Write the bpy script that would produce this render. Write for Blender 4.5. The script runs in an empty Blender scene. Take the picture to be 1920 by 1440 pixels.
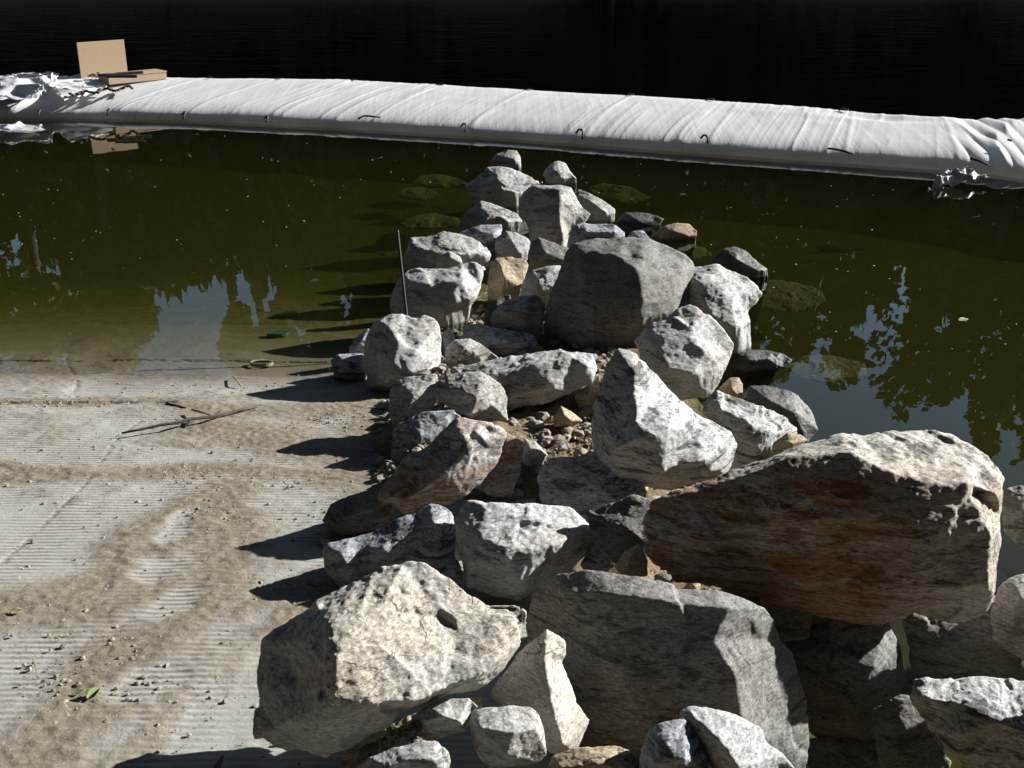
import bpy, bmesh, math, random
import numpy as np
from mathutils import Vector, Matrix
from mathutils.geometry import delaunay_2d_cdt

# ---------------------------------------------------------------- camera, sky, sun, exposure
S = bpy.context.scene
F = 2059.0                       # focal length in pixels of the 1920 px wide photograph
PITCH = math.radians(22.9)
CAMZ = 2.5
SUN_EL = math.radians(22.5)
SUN_AZ = math.radians(24)        # from +X towards +Y (sun is to the right and beyond)
cam_d = bpy.data.cameras.new('camera'); cam = bpy.data.objects.new('camera', cam_d)
S.collection.objects.link(cam); S.camera = cam
cam.location = (0, 0, CAMZ); cam.rotation_euler = (math.pi/2 - PITCH, 0, 0)
cam_d.sensor_width = 36; cam_d.lens = 36*F/1920; cam_d.clip_end = 2000; cam_d.clip_start = 0.05

w = bpy.data.worlds.new('World'); S.world = w; w.use_nodes = True
nt = w.node_tree; bg = nt.nodes['Background']; sk = nt.nodes.new('ShaderNodeTexSky')
sk.sky_type = 'NISHITA'; sk.sun_disc = False
sk.sun_elevation = SUN_EL; sk.sun_rotation = math.pi/2 - SUN_AZ
sk.air_density = 1.0; sk.dust_density = 0.6; sk.ozone_density = 1.5
nt.links.new(sk.outputs[0], bg.inputs[0]); bg.inputs[1].default_value = 0.07
sun_d = bpy.data.lights.new('sun', 'SUN'); sun = bpy.data.objects.new('sun', sun_d)
S.collection.objects.link(sun)
sun_d.energy = 5.0; sun_d.angle = math.radians(0.5); sun_d.color = (1.0, 0.985, 0.955)
SV = Vector((math.cos(SUN_EL)*math.cos(SUN_AZ), math.cos(SUN_EL)*math.sin(SUN_AZ), math.sin(SUN_EL)))
sun.rotation_euler = SV.to_track_quat('Z', 'Y').to_euler()
S.view_settings.view_transform = 'Standard'; S.view_settings.look = 'None'
S.view_settings.exposure = 1.3; S.view_settings.gamma = 1.0
S.cycles.max_bounces = 8; S.cycles.diffuse_bounces = 3; S.cycles.glossy_bounces = 3
S.cycles.transparent_max_bounces = 16
S.cycles.volume_bounces = 1
S.cycles.caustics_reflective = False; S.cycles.caustics_refractive = False

# ---------------------------------------------------------------- helpers
RT = np.array([1., 0, 0]); UP = np.array([0, math.sin(PITCH), math.cos(PITCH)])
FW = np.array([0, math.cos(PITCH), -math.sin(PITCH)]); CP = np.array([0, 0, CAMZ])
SHORE = 6.03; SLOPE = 0.14

def ray(x, y):
    return FW + (x-960)/F*RT - (y-720)/F*UP
def at_depth(x, y, d):
    return CP + d*ray(x, y)
def at_z(x, y, z):
    v = ray(x, y); return CP + v*((z-CAMZ)/v[2])
def ramp_hit(x, y, lift=0.0):
    """where a sight line meets the ramp (or the water beyond the shoreline)"""
    v = ray(x, y); o = SLOPE*SHORE + lift
    t = (o-CAMZ)/(v[2] + SLOPE*v[1])
    p = CP + t*v
    if p[1] > SHORE: p = at_z(x, y, lift); 
    return p
def depth_of(p):
    return float(np.dot(p-CP, FW))

def vnoise(P, seed=0):
    P = np.asarray(P, float); I = np.floor(P).astype(np.int64); f = P-I
    u = f*f*f*(f*(f*6-15)+10)
    def h(i, j, k):
        n = (i*374761393 + j*668265263 + k*2147483647*3 + seed*1274126177) & 0xffffffff
        n = ((n ^ (n >> 13))*1274126177) & 0xffffffff
        n = ((n ^ (n >> 16))*2246822519) & 0xffffffff
        return ((n ^ (n >> 15)) & 0xffff)/32767.5 - 1
    r = 0
    for a in (0, 1):
        for b in (0, 1):
            for c in (0, 1):
                wgt = (u[:, 0] if a else 1-u[:, 0])*(u[:, 1] if b else 1-u[:, 1])*(u[:, 2] if c else 1-u[:, 2])
                r = r + wgt*h(I[:, 0]+a, I[:, 1]+b, I[:, 2]+c)
    return r
def fbm(P, octv=4, seed=0, gain=0.5):
    r = 0; a = 1.0; P = np.asarray(P, float).copy()
    for o in range(octv):
        r = r + a*vnoise(P, seed+o*17)
        P = P*2.03 + 11.7; a *= gain
    return r
def chips(P, seed=0):
    """piecewise planes over random cells: broken stone faces"""
    I = np.floor(P).astype(np.int64); best = np.full(len(P), 1e9); out = np.zeros(len(P))
    def h(i, j, k, s):
        n = (i*374761393 + j*668265263 + k*1442695041 + (seed*7+s)*1274126177) & 0xffffffff
        n = ((n ^ (n >> 13))*1274126177) & 0xffffffff
        n = ((n ^ (n >> 16))*2246822519) & 0xffffffff
        return ((n ^ (n >> 15)) & 0xffff)/65535.
    for a in (-1, 0, 1):
        for b in (-1, 0, 1):
            for c in (-1, 0, 1):
                i, j, k = I[:, 0]+a, I[:, 1]+b, I[:, 2]+c
                d = P - np.stack([i+h(i, j, k, 1), j+h(i, j, k, 2), k+h(i, j, k, 3)], 1)
                dd = (d*d).sum(1)
                g = np.stack([h(i, j, k, 4)-.5, h(i, j, k, 5)-.5, h(i, j, k, 6)-.5], 1)
                v = (d*g).sum(1)*1.7 + (h(i, j, k, 7)-.5)*0.35
                m = dd < best; best = np.where(m, dd, best); out = np.where(m, v, out)
    return out
def sstep(a, b, x):
    t = np.clip((x-a)/(b-a), 0, 1); return t*t*(3-2*t)

def link(o, parent=None):
    S.collection.objects.link(o)
    if parent: o.parent = parent
    return o
def mesh_np(name, V, Fc, mat, parent=None, smooth=True, origin=None):
    V = np.asarray(V, float)
    if origin is not None: V = V - np.asarray(origin)
    me = bpy.data.meshes.new(name); me.from_pydata(V.tolist(), [], [tuple(map(int, f)) for f in Fc])
    if smooth: me.polygons.foreach_set('use_smooth', [True]*len(me.polygons))
    me.materials.append(mat); me.update()
    o = bpy.data.objects.new(name, me)
    if origin is not None: o.location = tuple(origin)
    return link(o, parent)
def tag(o, label=None, cat=None, group=None, kind=None):
    if label: o['label'] = label
    if cat: o['category'] = cat
    if group: o['group'] = group
    if kind: o['kind'] = kind
    return o
def grid_faces(n, m):
    i = np.arange(n-1)[:, None]*m + np.arange(m-1)[None]
    i = i.ravel(); return np.stack([i, i+m, i+m+1, i+1], 1)
def tube(name, pts, r, mat, parent=None, n=8, origin=None, taper=None):
    pts = [np.asarray(p, float) for p in pts]; V = []; Fc = []
    for i, p in enumerate(pts):
        d = pts[min(i+1, len(pts)-1)] - pts[max(i-1, 0)]; d /= np.linalg.norm(d)
        a = np.cross(d, [0.31, 0.2, 1.0] if abs(d[2]) < .9 else [1, .1, 0]); a /= np.linalg.norm(a); b = np.cross(d, a)
        rr = r*(taper[i] if taper else 1)
        for k in range(n):
            t = 2*math.pi*k/n; V.append(p + rr*(math.cos(t)*a+math.sin(t)*b))
    for i in range(len(pts)-1):
        for k in range(n):
            Fc.append((i*n+k, i*n+(k+1) % n, (i+1)*n+(k+1) % n, (i+1)*n+k))
    Fc.append(tuple(range(n-1, -1, -1))); Fc.append(tuple(range((len(pts)-1)*n, len(pts)*n)))
    return mesh_np(name, V, Fc, mat, parent, origin=origin)
def box(name, c, dx, dy, dz, mat, parent=None, bev=0.004, origin=None):
    """box with centre c and half-axis vectors"""
    bm = bmesh.new(); bmesh.ops.create_cube(bm, size=2)
    c = np.asarray(c); M = np.stack([dx, dy, dz], 1)
    for v in bm.verts: v.co = Vector(c + M @ np.array(v.co) - (0 if origin is None else np.asarray(origin)))
    bmesh.ops.recalc_face_normals(bm, faces=bm.faces)
    bmesh.ops.bevel(bm, geom=bm.edges[:], offset=bev, segments=2, affect='EDGES', profile=.5)
    me = bpy.data.meshes.new(name); bm.to_mesh(me); bm.free(); me.materials.append(mat)
    o = bpy.data.objects.new(name, me)
    if origin is not None: o.location = tuple(origin)
    return link(o, parent)

# ---------------------------------------------------------------- materials
class NT:
    def __init__(s, name):
        s.m = bpy.data.materials.new(name); s.m.use_nodes = True; s.t = s.m.node_tree
        s.p = s.t.nodes['Principled BSDF']; s.out = s.t.nodes['Material Output']
    def n(s, typ, **kw):
        nd = s.t.nodes.new('ShaderNode'+typ)
        for k, v in kw.items(): setattr(nd, k, v)
        return nd
    def l(s, a, b): s.t.links.new(a, b)
    def put(s, sock, v):
        if hasattr(v, 'is_linked') or hasattr(v, 'links'): s.l(v, sock)
        else: sock.default_value = v
    def coord(s, kind='Object', scale=(1, 1, 1), rot=(0, 0, 0), rand=False):
        tc = s.n('TexCoord'); v = tc.outputs[kind]
        if rand:
            oi = s.n('ObjectInfo'); mu = s.n('VectorMath', operation='SCALE'); cb = s.n('CombineXYZ')
            for k in range(3): s.l(oi.outputs['Random'], cb.inputs[k])
            s.l(cb.outputs[0], mu.inputs[0]); mu.inputs['Scale'].default_value = 37.0
            ad = s.n('VectorMath', operation='ADD'); s.l(v, ad.inputs[0]); s.l(mu.outputs[0], ad.inputs[1]); v = ad.outputs[0]
        mp = s.n('Mapping'); s.l(v, mp.inputs[0]); mp.inputs['Rotation'].default_value = rot; mp.inputs['Scale'].default_value = scale
        return mp.outputs[0]
    def noise(s, vec, scale, detail=6, rough=.6, dist=0.0):
        nd = s.n('TexNoise'); s.l(vec, nd.inputs['Vector']); nd.inputs['Scale'].default_value = scale
        nd.inputs['Detail'].default_value = detail; nd.inputs['Roughness'].default_value = rough; nd.inputs['Distortion'].default_value = dist
        return nd.outputs['Fac']
    def ramp(s, fac, lo, hi):
        nd = s.n('MapRange'); s.l(fac, nd.inputs[0]); nd.inputs[1].default_value = lo; nd.inputs[2].default_value = hi
        return nd.outputs[0]
    def math(s, op, a, b=0.0):
        nd = s.n('Math', operation=op); s.put(nd.inputs[0], a); s.put(nd.inputs[1], b); return nd.outputs[0]
    def mix(s, fac, a, b, blend='MIX'):
        nd = s.n('Mix', data_type='RGBA', blend_type=blend); s.put(nd.inputs[0], fac)
        for so, v in ((nd.inputs[6], a), (nd.inputs[7], b)):
            if isinstance(v, tuple): so.default_value = (*v, 1)
            else: s.l(v, so)
        return nd.outputs[2]
    def bump(s, h, strength, dist, prev=None):
        nd = s.n('Bump'); s.l(h, nd.inputs['Height']); nd.inputs['Strength'].default_value = strength; nd.inputs['Distance'].default_value = dist
        if prev: s.l(prev, nd.inputs['Normal'])
        return nd.outputs[0]
    def fin(s, col, rough=.85, normal=None, spec=.3):
        s.put(s.p.inputs['Base Color'], (*col, 1) if isinstance(col, tuple) else col)
        s.put(s.p.inputs['Roughness'], rough); s.p.inputs['Specular IOR Level'].default_value = spec
        if normal: s.l(normal, s.p.inputs['Normal'])
        return s.m

def rock_mat(name, pale, dark, dk=.5, rust=0.0, rustc=(.23, .10, .03), tan=.3, tanc=(.30, .24, .15), rot=(0, .5, .3), stretch=(1, 1, 4), edge=.5, zone=False, gloss=.8, wetk=1.0):
    s = NT(name)
    v = s.coord(rand=True); vs = s.coord(rand=True, scale=stretch, rot=rot)
    big = s.noise(v, 4.5, 5, .6); strk = s.noise(vs, 6.0, 10, .74, .5); s2 = s.noise(vs, 21, 8, .75, .4); fine = s.noise(vs, 60, 6, .75); grit = s.noise(v, 170, 3, .6)
    t = .36+.20*dk
    f1 = s.ramp(strk, t+.02, t-.06); f2 = s.math('MULTIPLY', s.ramp(s2, t+.01, t-.10), .8)
    c = s.mix(s.math('MAXIMUM', f1, f2), pale, dark)                               # foliated dark minerals
    c = s.mix(s.math('MULTIPLY', s.ramp(big, .45, .62), tan), c, tanc)             # dried silt and stain patches
    if rust:
        rn = s.noise(vs, 3.2, 8, .72, .8); rf = s.math('MULTIPLY', s.ramp(rn, .60-rust*.26, .68-rust*.14), min(1, .5+rust*.5))
        if zone:                                                                   # stain only below the weathered crust
            sp = s.n('SeparateXYZ'); tc = s.n('TexCoord'); s.l(tc.outputs['Object'], sp.inputs[0])
            zz = s.math('ADD', s.math('ADD', sp.outputs[2], s.math('MULTIPLY', sp.outputs[1], .5)), s.math('MULTIPLY', s.math('SUBTRACT', big, .5), .25))
            rf = s.math('MULTIPLY', rf, s.ramp(zz, .24, .12))
            xx = s.math('ADD', sp.outputs[0], s.math('MULTIPLY', s.math('SUBTRACT', big, .5), .5)); rf = s.math('MULTIPLY', rf, s.math('ADD', .25, s.math('MULTIPLY', s.ramp(xx, .16, -.06), .75)))
        c = s.mix(rf, c, s.mix(s.ramp(s2, .35, .6), tuple(q*.35 for q in rustc), rustc))
    c = s.mix(s.ramp(fine, .38, .60), s.mix(1.0, c, (.50, .50, .51), 'MULTIPLY'), s.mix(1.0, c, (1.22, 1.22, 1.22), 'MULTIPLY'))
    c = s.mix(s.math('MULTIPLY', s.ramp(grit, .54, .66), .6), c, s.mix(1.0, c, (1.6, 1.6, 1.6), 'MULTIPLY'))
    wv = s.n('VectorMath', operation='ADD'); nzc = s.n('TexNoise'); s.l(vs, nzc.inputs['Vector']); nzc.inputs['Scale'].default_value = 5; nzc.inputs['Detail'].default_value = 6
    sc_ = s.n('VectorMath', operation='SCALE'); s.l(nzc.outputs['Color'], sc_.inputs[0]); sc_.inputs['Scale'].default_value = .45; s.l(vs, wv.inputs[0]); s.l(sc_.outputs[0], wv.inputs[1])
    vo = s.n('TexVoronoi', feature='DISTANCE_TO_EDGE'); s.l(wv.outputs[0], vo.inputs['Vector']); vo.inputs['Scale'].default_value = 3.6
    cr = s.math('MULTIPLY', s.ramp(vo.outputs['Distance'], .022, .004), s.ramp(big, .50, .58))
    c = s.mix(s.math('MULTIPLY', cr, .8), c, (.03, .028, .025))
    veinn = s.noise(vs, 9, 4, .5, 1.2); vein = s.math('MULTIPLY', s.ramp(s.math('ABSOLUTE', s.math('SUBTRACT', veinn, .5)), .016, .004), s.ramp(big, .5, .4))
    c = s.mix(s.math('MULTIPLY', vein, .6), c, tuple(min(.66, q*1.5) for q in pale))
    ge = s.n('NewGeometry')
    c = s.mix(s.math('MULTIPLY', s.ramp(ge.outputs['Pointiness'], .52, .60), edge), c, tuple(min(.62, q*1.35) for q in pale))
    sz_ = s.n('SeparateXYZ'); s.l(ge.outputs['Position'], sz_.inputs[0])
    wet = s.ramp(s.math('ADD', sz_.outputs[2], s.math('MULTIPLY', s.math('SUBTRACT', big, .5), .06)), .045, .02); wet = s.math('MULTIPLY', wet, wetk)
    c = s.mix(wet, c, s.mix(1.0, c, (.34, .33, .29), 'MULTIPLY')); gloss = s.math('SUBTRACT', gloss, s.math('MULTIPLY', wet, .45))
    b = s.bump(s.math('SUBTRACT', strk, cr), .3, .012); b = s.bump(s2, .40, .007, b); b = s.bump(fine, .5, .0045, b); b = s.bump(grit, .4, .002, b)
    return s.fin(c, gloss, b, .3)

M = {}
M['pale'] = rock_mat('pale_grey_stone', (.43, .43, .42), (.15, .15, .155), .42, tan=.3)
M['white'] = rock_mat('white_stone', (.50, .50, .49), (.15, .15, .155), .40, tan=.35, rot=(.6, 0, .2))
M['cream'] = rock_mat('cream_stone', (.43, .415, .37), (.24, .21, .16), .30, tan=.5, tanc=(.38, .33, .24), rot=(.2, .9, 0))
M['blue'] = rock_mat('blue_grey_stone', (.38, .40, .43), (.075, .085, .105), .62, tan=.1, rot=(.3, -.6, .5))
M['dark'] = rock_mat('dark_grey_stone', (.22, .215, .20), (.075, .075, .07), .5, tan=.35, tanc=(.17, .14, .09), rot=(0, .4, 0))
M['grey'] = rock_mat('mid_grey_stone', (.39, .385, .36), (.12, .12, .115), .5, tan=.35, tanc=(.27, .22, .14), rot=(.8, .3, 0))
M['streak'] = rock_mat('streaked_stone', (.44, .44, .43), (.07, .072, .075), .55, tan=.12, rot=(.1, -.75, .2), stretch=(1, 1, 6))
M['rust'] = rock_mat('rusty_stone', (.42, .40, .35), (.06, .055, .05), .5, rust=.82, rustc=(.40, .175, .05), tan=.25, rot=(0, .35, 0), stretch=(.8, 1, 4.5), zone=True)
M['rust2'] = rock_mat('rust_patched_stone', (.44, .43, .40), (.10, .10, .11), .5, rust=.75, rustc=(.30, .15, .05), tan=.2, rot=(.2, -.9, .3))
M['tan'] = rock_mat('tan_stone', (.42, .35, .24), (.22, .17, .10), .4, tan=.5, rot=(.4, .2, .1))
M['pink'] = rock_mat('pinkish_stone', (.38, .28, .22), (.20, .14, .10), .4, tan=.3)
M['wet'] = rock_mat('wet_dark_stone', (.12, .12, .11), (.035, .035, .033), .6, tan=.2, tanc=(.09, .08, .05), edge=.25, gloss=.55)
M['algae'] = rock_mat('algae_covered_stone', (.12, .105, .05), (.06, .055, .025), .4, tan=.3, tanc=(.10, .085, .045), edge=.1, wetk=.15)

def simple(name, col, rough=.6, ns=0, var=.25, metal=0, bump=0):
    s = NT(name); c = col; nb = None
    if ns:
        f = s.noise(s.coord(rand=True), ns, 5, .6)
        c = s.mix(s.ramp(f, .3, .7), tuple(q*(1-var) for q in col), tuple(min(1, q*(1+var)) for q in col))
        if bump: nb = s.bump(f, .6, bump)
    s.p.inputs['Metallic'].default_value = metal
    return s.fin(c, rough, nb)
M['steel'] = simple('rusty_steel', (.03, .027, .024), .6, 60, .5, .3)
M['black'] = simple('black_iron', (.02, .02, .02), .5, 40, .3)
M['tie'] = simple('dark_cord', (.05, .035, .02), .8, 60, .4)
M['leaf'] = simple('green_leaf', (.14, .19, .07), .5, 40, .3)
M['disc'] = simple('green_disc', (.025, .11, .08), .4, 25, .3)
M['straw'] = simple('dry_straw', (.30, .25, .15), .7, 40, .3)
M['bark'] = simple('tree_bark', (.06, .05, .04), .9, 8, .4, 0, .02)
M['crown'] = simple('tree_foliage', (.05, .07, .02), .7, .8, .45)
M['crown2'] = simple('tree_foliage_dark', (.035, .05, .018), .7, .8, .45)
M['fluff'] = simple('floating_fluff', (.42, .38, .26), .8, 30, .4)
M['pebble'] = simple('pebbles', (.24, .21, .165), .9, 9, .55)

def plywood():
    s = NT('plywood'); v = s.coord(scale=(2, 2, 14)); f = s.noise(v, 6, 6, .6)
    c = s.mix(f, (.26, .185, .115), (.36, .265, .17))
    st = s.noise(s.coord(), 3.5, 4, .6); c = s.mix(s.ramp(st, .62, .75), c, (.25, .15, .06))
    return s.fin(c, .75, s.bump(f, .2, .002))
M['ply'] = plywood()
def soil_mat():
    s = NT('soil'); v = s.coord(); a = s.noise(v, 9, 8, .7); b = s.noise(v, 70, 5, .7)
    c = s.mix(s.ramp(a, .3, .7), (.10, .075, .045), (.24, .185, .12)); c = s.mix(s.math('MULTIPLY', s.ramp(b, .5, .68), .7), c, (.36, .29, .19))
    ge = s.n('NewGeometry'); sp = s.n('SeparateXYZ'); s.l(ge.outputs['Position'], sp.inputs[0])
    c = s.mix(s.ramp(sp.outputs[2], .03, -.10), c, s.mix(a, (.06, .05, .018), (.14, .115, .045)))
    n = s.bump(a, .8, .03); n = s.bump(b, .9, .012, n)
    return s.fin(c, .95, n, .1)
M['soil'] = soil_mat()
def ramp_mat():
    s = NT('grooved_concrete'); v = s.coord()
    at = s.n('Attribute', attribute_name='silt'); silt0 = at.outputs['Fac']
    ac = s.n('Attribute', attribute_name='crack'); crack = ac.outputs['Fac']
    big = s.noise(v, 2.2, 6, .6); med = s.noise(v, 11, 5, .6); fine = s.noise(v, 90, 5, .7)
    silt = s.math('ADD', silt0, s.math('MULTIPLY', s.math('SUBTRACT', med, .5), .9))
    silt = s.math('ADD', silt, s.math('MULTIPLY', s.math('SUBTRACT', fine, .5), .5)); silt = s.ramp(silt, .22, .95)
    wv = s.n('TexWave', wave_type='BANDS', bands_direction='Y', wave_profile='SIN'); s.l(v, wv.inputs[0])
    wv.inputs['Scale'].default_value = 10.2; wv.inputs['Distortion'].default_value = .55; wv.inputs['Detail'].default_value = 3; wv.inputs['Detail Scale'].default_value = 2.0
    gr = s.math('MULTIPLY', wv.outputs['Fac'], s.math('SUBTRACT', 1.0, s.math('MULTIPLY', silt, .85)))
    gr = s.math('MULTIPLY', gr, s.ramp(s.noise(v, 3, 5, .65), .36, .60))
    conc = s.mix(big, (.245, .24, .215), (.345, .34, .315)); conc = s.mix(s.math('MULTIPLY', s.ramp(fine, .52, .7), .5), conc, (.22, .20, .16))
    conc = s.mix(s.math('MULTIPLY', s.ramp(wv.outputs['Fac'], .35, .05), s.ramp(s.noise(v, 3, 5, .65), .36, .6)), conc, (.25, .22, .17))
    st = s.mix(s.ramp(med, .3, .7), (.125, .104, .074), (.21, .18, .132)); st = s.mix(s.math('MULTIPLY', s.ramp(fine, .54, .68), .8), st, (.36, .32, .25)); st = s.mix(s.math('MULTIPLY', s.ramp(fine, .42, .3), .8), st, (.10, .075, .045))
    c = s.mix(silt, conc, st); c = s.mix(crack, c, (.05, .04, .03))
    ge = s.n('NewGeometry'); sp = s.n('SeparateXYZ'); s.l(ge.outputs['Position'], sp.inputs[0])
    z = s.math('ADD', sp.outputs[2], s.math('MULTIPLY', s.math('SUBTRACT', big, .5), .02))
    c = s.mix(s.ramp(z, .045, .0), c, s.mix(1.0, c, (.50, .46, .40), 'MULTIPLY'))          # wet strip along the shoreline
    alg = s.mix(s.ramp(med, .3, .7), (.09, .083, .047), (.155, .143, .082))
    c = s.mix(s.ramp(z, -.04, -.26), c, alg)                                                  # algae film under water
    n = s.bump(gr, .75, .006); n = s.bump(s.math('MULTIPLY', med, silt), .4, .012, n); n = s.bump(fine, .45, .005, n)
    return s.fin(c, .9, n, .15)
M['ramp'] = ramp_mat()
def bed_mat():
    s = NT('river_mud'); v = s.coord(); a = s.noise(v, 1.3, 8, .65)
    return s.fin(s.mix(a, (.06, .054, .024), (.11, .10, .048)), .95)
M['bed'] = bed_mat()
def forest_floor():
    s = NT('forest_floor'); a = s.noise(s.coord(), .7, 8, .65); return s.fin(s.mix(a, (.03, .03, .012), (.06, .055, .025)), .95, None, .1)
M['floor'] = forest_floor()

def water_mat(name, tint, ripple, scale, vol=None, dens=1.0, scat=(.024, .026, .011)):
    s = NT(name); s.t.nodes.remove(s.p)
    v = s.coord(scale=scale); nz = s.noise(v, 1.0, 4, .55); n = s.bump(nz, ripple[0], ripple[1])
    ge = s.n('NewGeometry'); dt = s.n('VectorMath', operation='DOT_PRODUCT'); s.l(ge.outputs['Incoming'], dt.inputs[0]); s.l(n, dt.inputs[1])
    co = s.math('ABSOLUTE', dt.outputs['Value']); fr = s.math('ADD', .02, s.math('MULTIPLY', .98, s.math('POWER', s.math('SUBTRACT', 1.0, co), 5.0)))
    gl = s.n('BsdfGlossy'); gl.inputs['Roughness'].default_value = .0; s.l(n, gl.inputs['Normal'])
    tr = s.n('BsdfTransparent'); tr.inputs[0].default_value = (*tint, 1)
    mx = s.n('MixShader'); s.l(fr, mx.inputs[0]); s.l(tr.outputs[0], mx.inputs[1]); s.l(gl.outputs[0], mx.inputs[2])
    s.l(mx.outputs[0], s.out.inputs[0])
    if vol:
        va = s.n('VolumeAbsorption'); va.inputs[0].default_value = (*vol, 1); va.inputs[1].default_value = dens; vs_ = s.n('VolumeScatter'); vs_.inputs[0].default_value = (*scat, 1); vs_.inputs[1].default_value = .9
        ad = s.n('AddShader'); s.l(va.outputs[0], ad.inputs[0]); s.l(vs_.outputs[0], ad.inputs[1]); s.l(ad.outputs[0], s.out.inputs[1])
    return s.m
M['pool'] = water_mat('pool_water', (.95, .94, .90), (.10, .007), (2.0, 1.2, 1), (.64, .65, .42), 2.6)
M['river'] = water_mat('river_water', (.05, .05, .035), (.4, .07), (.8, 2.6, 1))
def fabric_mat():
    s = NT('white_fabric'); v = s.coord(); at = s.n('Attribute', attribute_name='dirt')
    a = s.noise(v, 3, 6, .6); b = s.noise(v, 60, 3, .6)
    c = s.mix(a, (.74, .74, .735), (.82, .82, .815)); c = s.mix(at.outputs['Fac'], c, (.40, .36, .28))
    vw = s.coord(scale=(9, .5, 3), rot=(0, 0, .24)); wn = s.noise(vw, 1.0, 5, .6)
    n = s.bump(wn, .35, .02); n = s.bump(b, .15, .003, n)
    s.fin(c, .6, n, .25)
    tl = s.n('BsdfTranslucent'); s.l(c, tl.inputs[0]); mx = s.n('MixShader'); mx.inputs[0].default_value = .38
    s.l(s.p.outputs[0], mx.inputs[1]); s.l(tl.outputs[0], mx.inputs[2]); s.l(mx.outputs[0], s.out.inputs[0])
    return s.m
M['fabric'] = fabric_mat()
s_ = NT('clear_plastic'); s_.p.inputs['Transmission Weight'].default_value = .45; M['plastic'] = s_.fin((.66, .68, .71), .5, s_.bump(s_.noise(s_.coord(), 9, 4, .6), .4, .02), .5)

# ---------------------------------------------------------------- ground, ramp, mound, water
def axis(*segs):
    r = []
    for a, b, st in segs:
        n = max(1, int(round((b-a)/st))); r += [a+(b-a)*i/n for i in range(n)]
    return np.array(r + [segs[-1][1]])
def terrain(name, X, Y, Z, mat, attrs=None, smooth=True):
    n, m = X.shape
    V = np.stack([X.ravel(), Y.ravel(), Z.ravel()], 1); Fc = grid_faces(n, m)[:, ::-1]
    me = bpy.data.meshes.new(name)
    me.vertices.add(len(V)); me.vertices.foreach_set('co', V.ravel())
    me.loops.add(len(Fc)*4); me.loops.foreach_set('vertex_index', Fc.ravel().astype(np.int32))
    me.polygons.add(len(Fc)); me.polygons.foreach_set('loop_start', np.arange(len(Fc), dtype=np.int32)*4)
    me.update(); me.validate()
    if smooth: me.polygons.foreach_set('use_smooth', [True]*len(me.polygons))
    for k, a in (attrs or {}).items():
        at = me.attributes.new(k, 'FLOAT', 'POINT'); at.data.foreach_set('value', np.asarray(a, float).ravel())
    me.materials.append(mat); me.flip_normals() if me.polygons[0].normal.z < 0 else None
    return link(bpy.data.objects.new(name, me))

def seg_dist(X, Y, pts):
    """distance to a polyline and the position along it"""
    best = np.full(X.shape, 1e9)
    for (ax, ay), (bx, by) in zip(pts[:-1], pts[1:]):
        dx, dy = bx-ax, by-ay; L = dx*dx+dy*dy+1e-9
        t = np.clip(((X-ax)*dx+(Y-ay)*dy)/L, 0, 1)
        best = np.minimum(best, np.hypot(X-ax-t*dx, Y-ay-t*dy))
    return best
def g(*px): return [tuple(ramp_hit(x, y)[:2]) for x, y in px]

xs = axis((-9, -3.4, .25), (-3.4, -.25, .011), (-.25, .1, .05))
ys = axis((-8, 1.7, .3), (1.7, 6.6, .009), (6.6, 8.5, .04), (8.5, 17, .25))
X, Y = np.meshgrid(xs, ys, indexing='ij')
P3 = np.stack([X.ravel(), Y.ravel(), np.zeros(X.size)], 1)
nz1 = fbm(P3*2.2, 4, 5).reshape(X.shape); nz2 = fbm(P3*9, 4, 9).reshape(X.shape); nz3 = fbm(P3*45, 3, 21).reshape(X.shape)
silt = np.zeros(X.shape)
def band(pts, wd, amt=1.0, soft=.6):
    global silt
    d = seg_dist(X, Y, g(*pts)) + .05*nz1 + .03*nz2
    silt = np.maximum(silt, amt*(1-sstep(wd*(.9-soft), wd*(1.2+soft), d)))
band([(-80, 752), (140, 753), (330, 752), (470, 745), (560, 730), (700, 722)], .07, .95)
band([(330, 758), (450, 775), (600, 770), (740, 760)], .17, 1)
band([(740, 740), (730, 900), (700, 1000)], .20, 1)
band([(380, 800), (470, 810), (600, 850), (740, 860)], .20, 1)
band([(-60, 880), (120, 890), (230, 892), (330, 885), (430, 880), (560, 890), (720, 895)], .11, .95)
band([(330, 830), (380, 836)], .06, .8); band([(275, 828), (300, 835)], .04, .6)
band([(430, 920), (380, 980), (300, 1030), (240, 1080), (150, 1110), (30, 1130), (-80, 1150)], .15, .95)
band([(420, 910), (350, 950), (260, 1000), (220, 1040)], .10, .9)
band([(440, 980), (430, 1060), (400, 1120), (320, 1180), (240, 1250), (150, 1340), (60, 1440)], .16, .95)
band([(300, 1110), (200, 1150), (60, 1130)], .12, .9)
band([(600, 1090), (520, 1120), (450, 1150)], .10, .95)
band([(745, 730), (700, 800), (705, 870), (640, 900)], .16, 1); band([(630, 1090), (560, 1140), (500, 1190)], .09, 1); band([(-60, 700), (300, 704), (560, 712)], .05, .5)
silt = np.maximum(silt, np.clip(.10+.50*nz1+.30*nz2, 0, .55))
band([(460, 1180), (330, 1300), (250, 1400), (200, 1440)], .05, .7)
band([(330, 1130), (300, 1220), (180, 1260), (200, 1330)], .10, .8)
for pts, wd in (([(350, 960), (310, 1010)], .05), ([(300, 1060), (270, 1078)], .07), ([(340, 1120), (300, 1150)], .06), ([(300, 1270), (240, 1290)], .07)):
    d = seg_dist(X, Y, g(*pts)) + .03*nz2; silt *= sstep(wd*.5, wd*1.4, d)      # swept clean patches
crack = np.zeros(X.shape)
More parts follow.
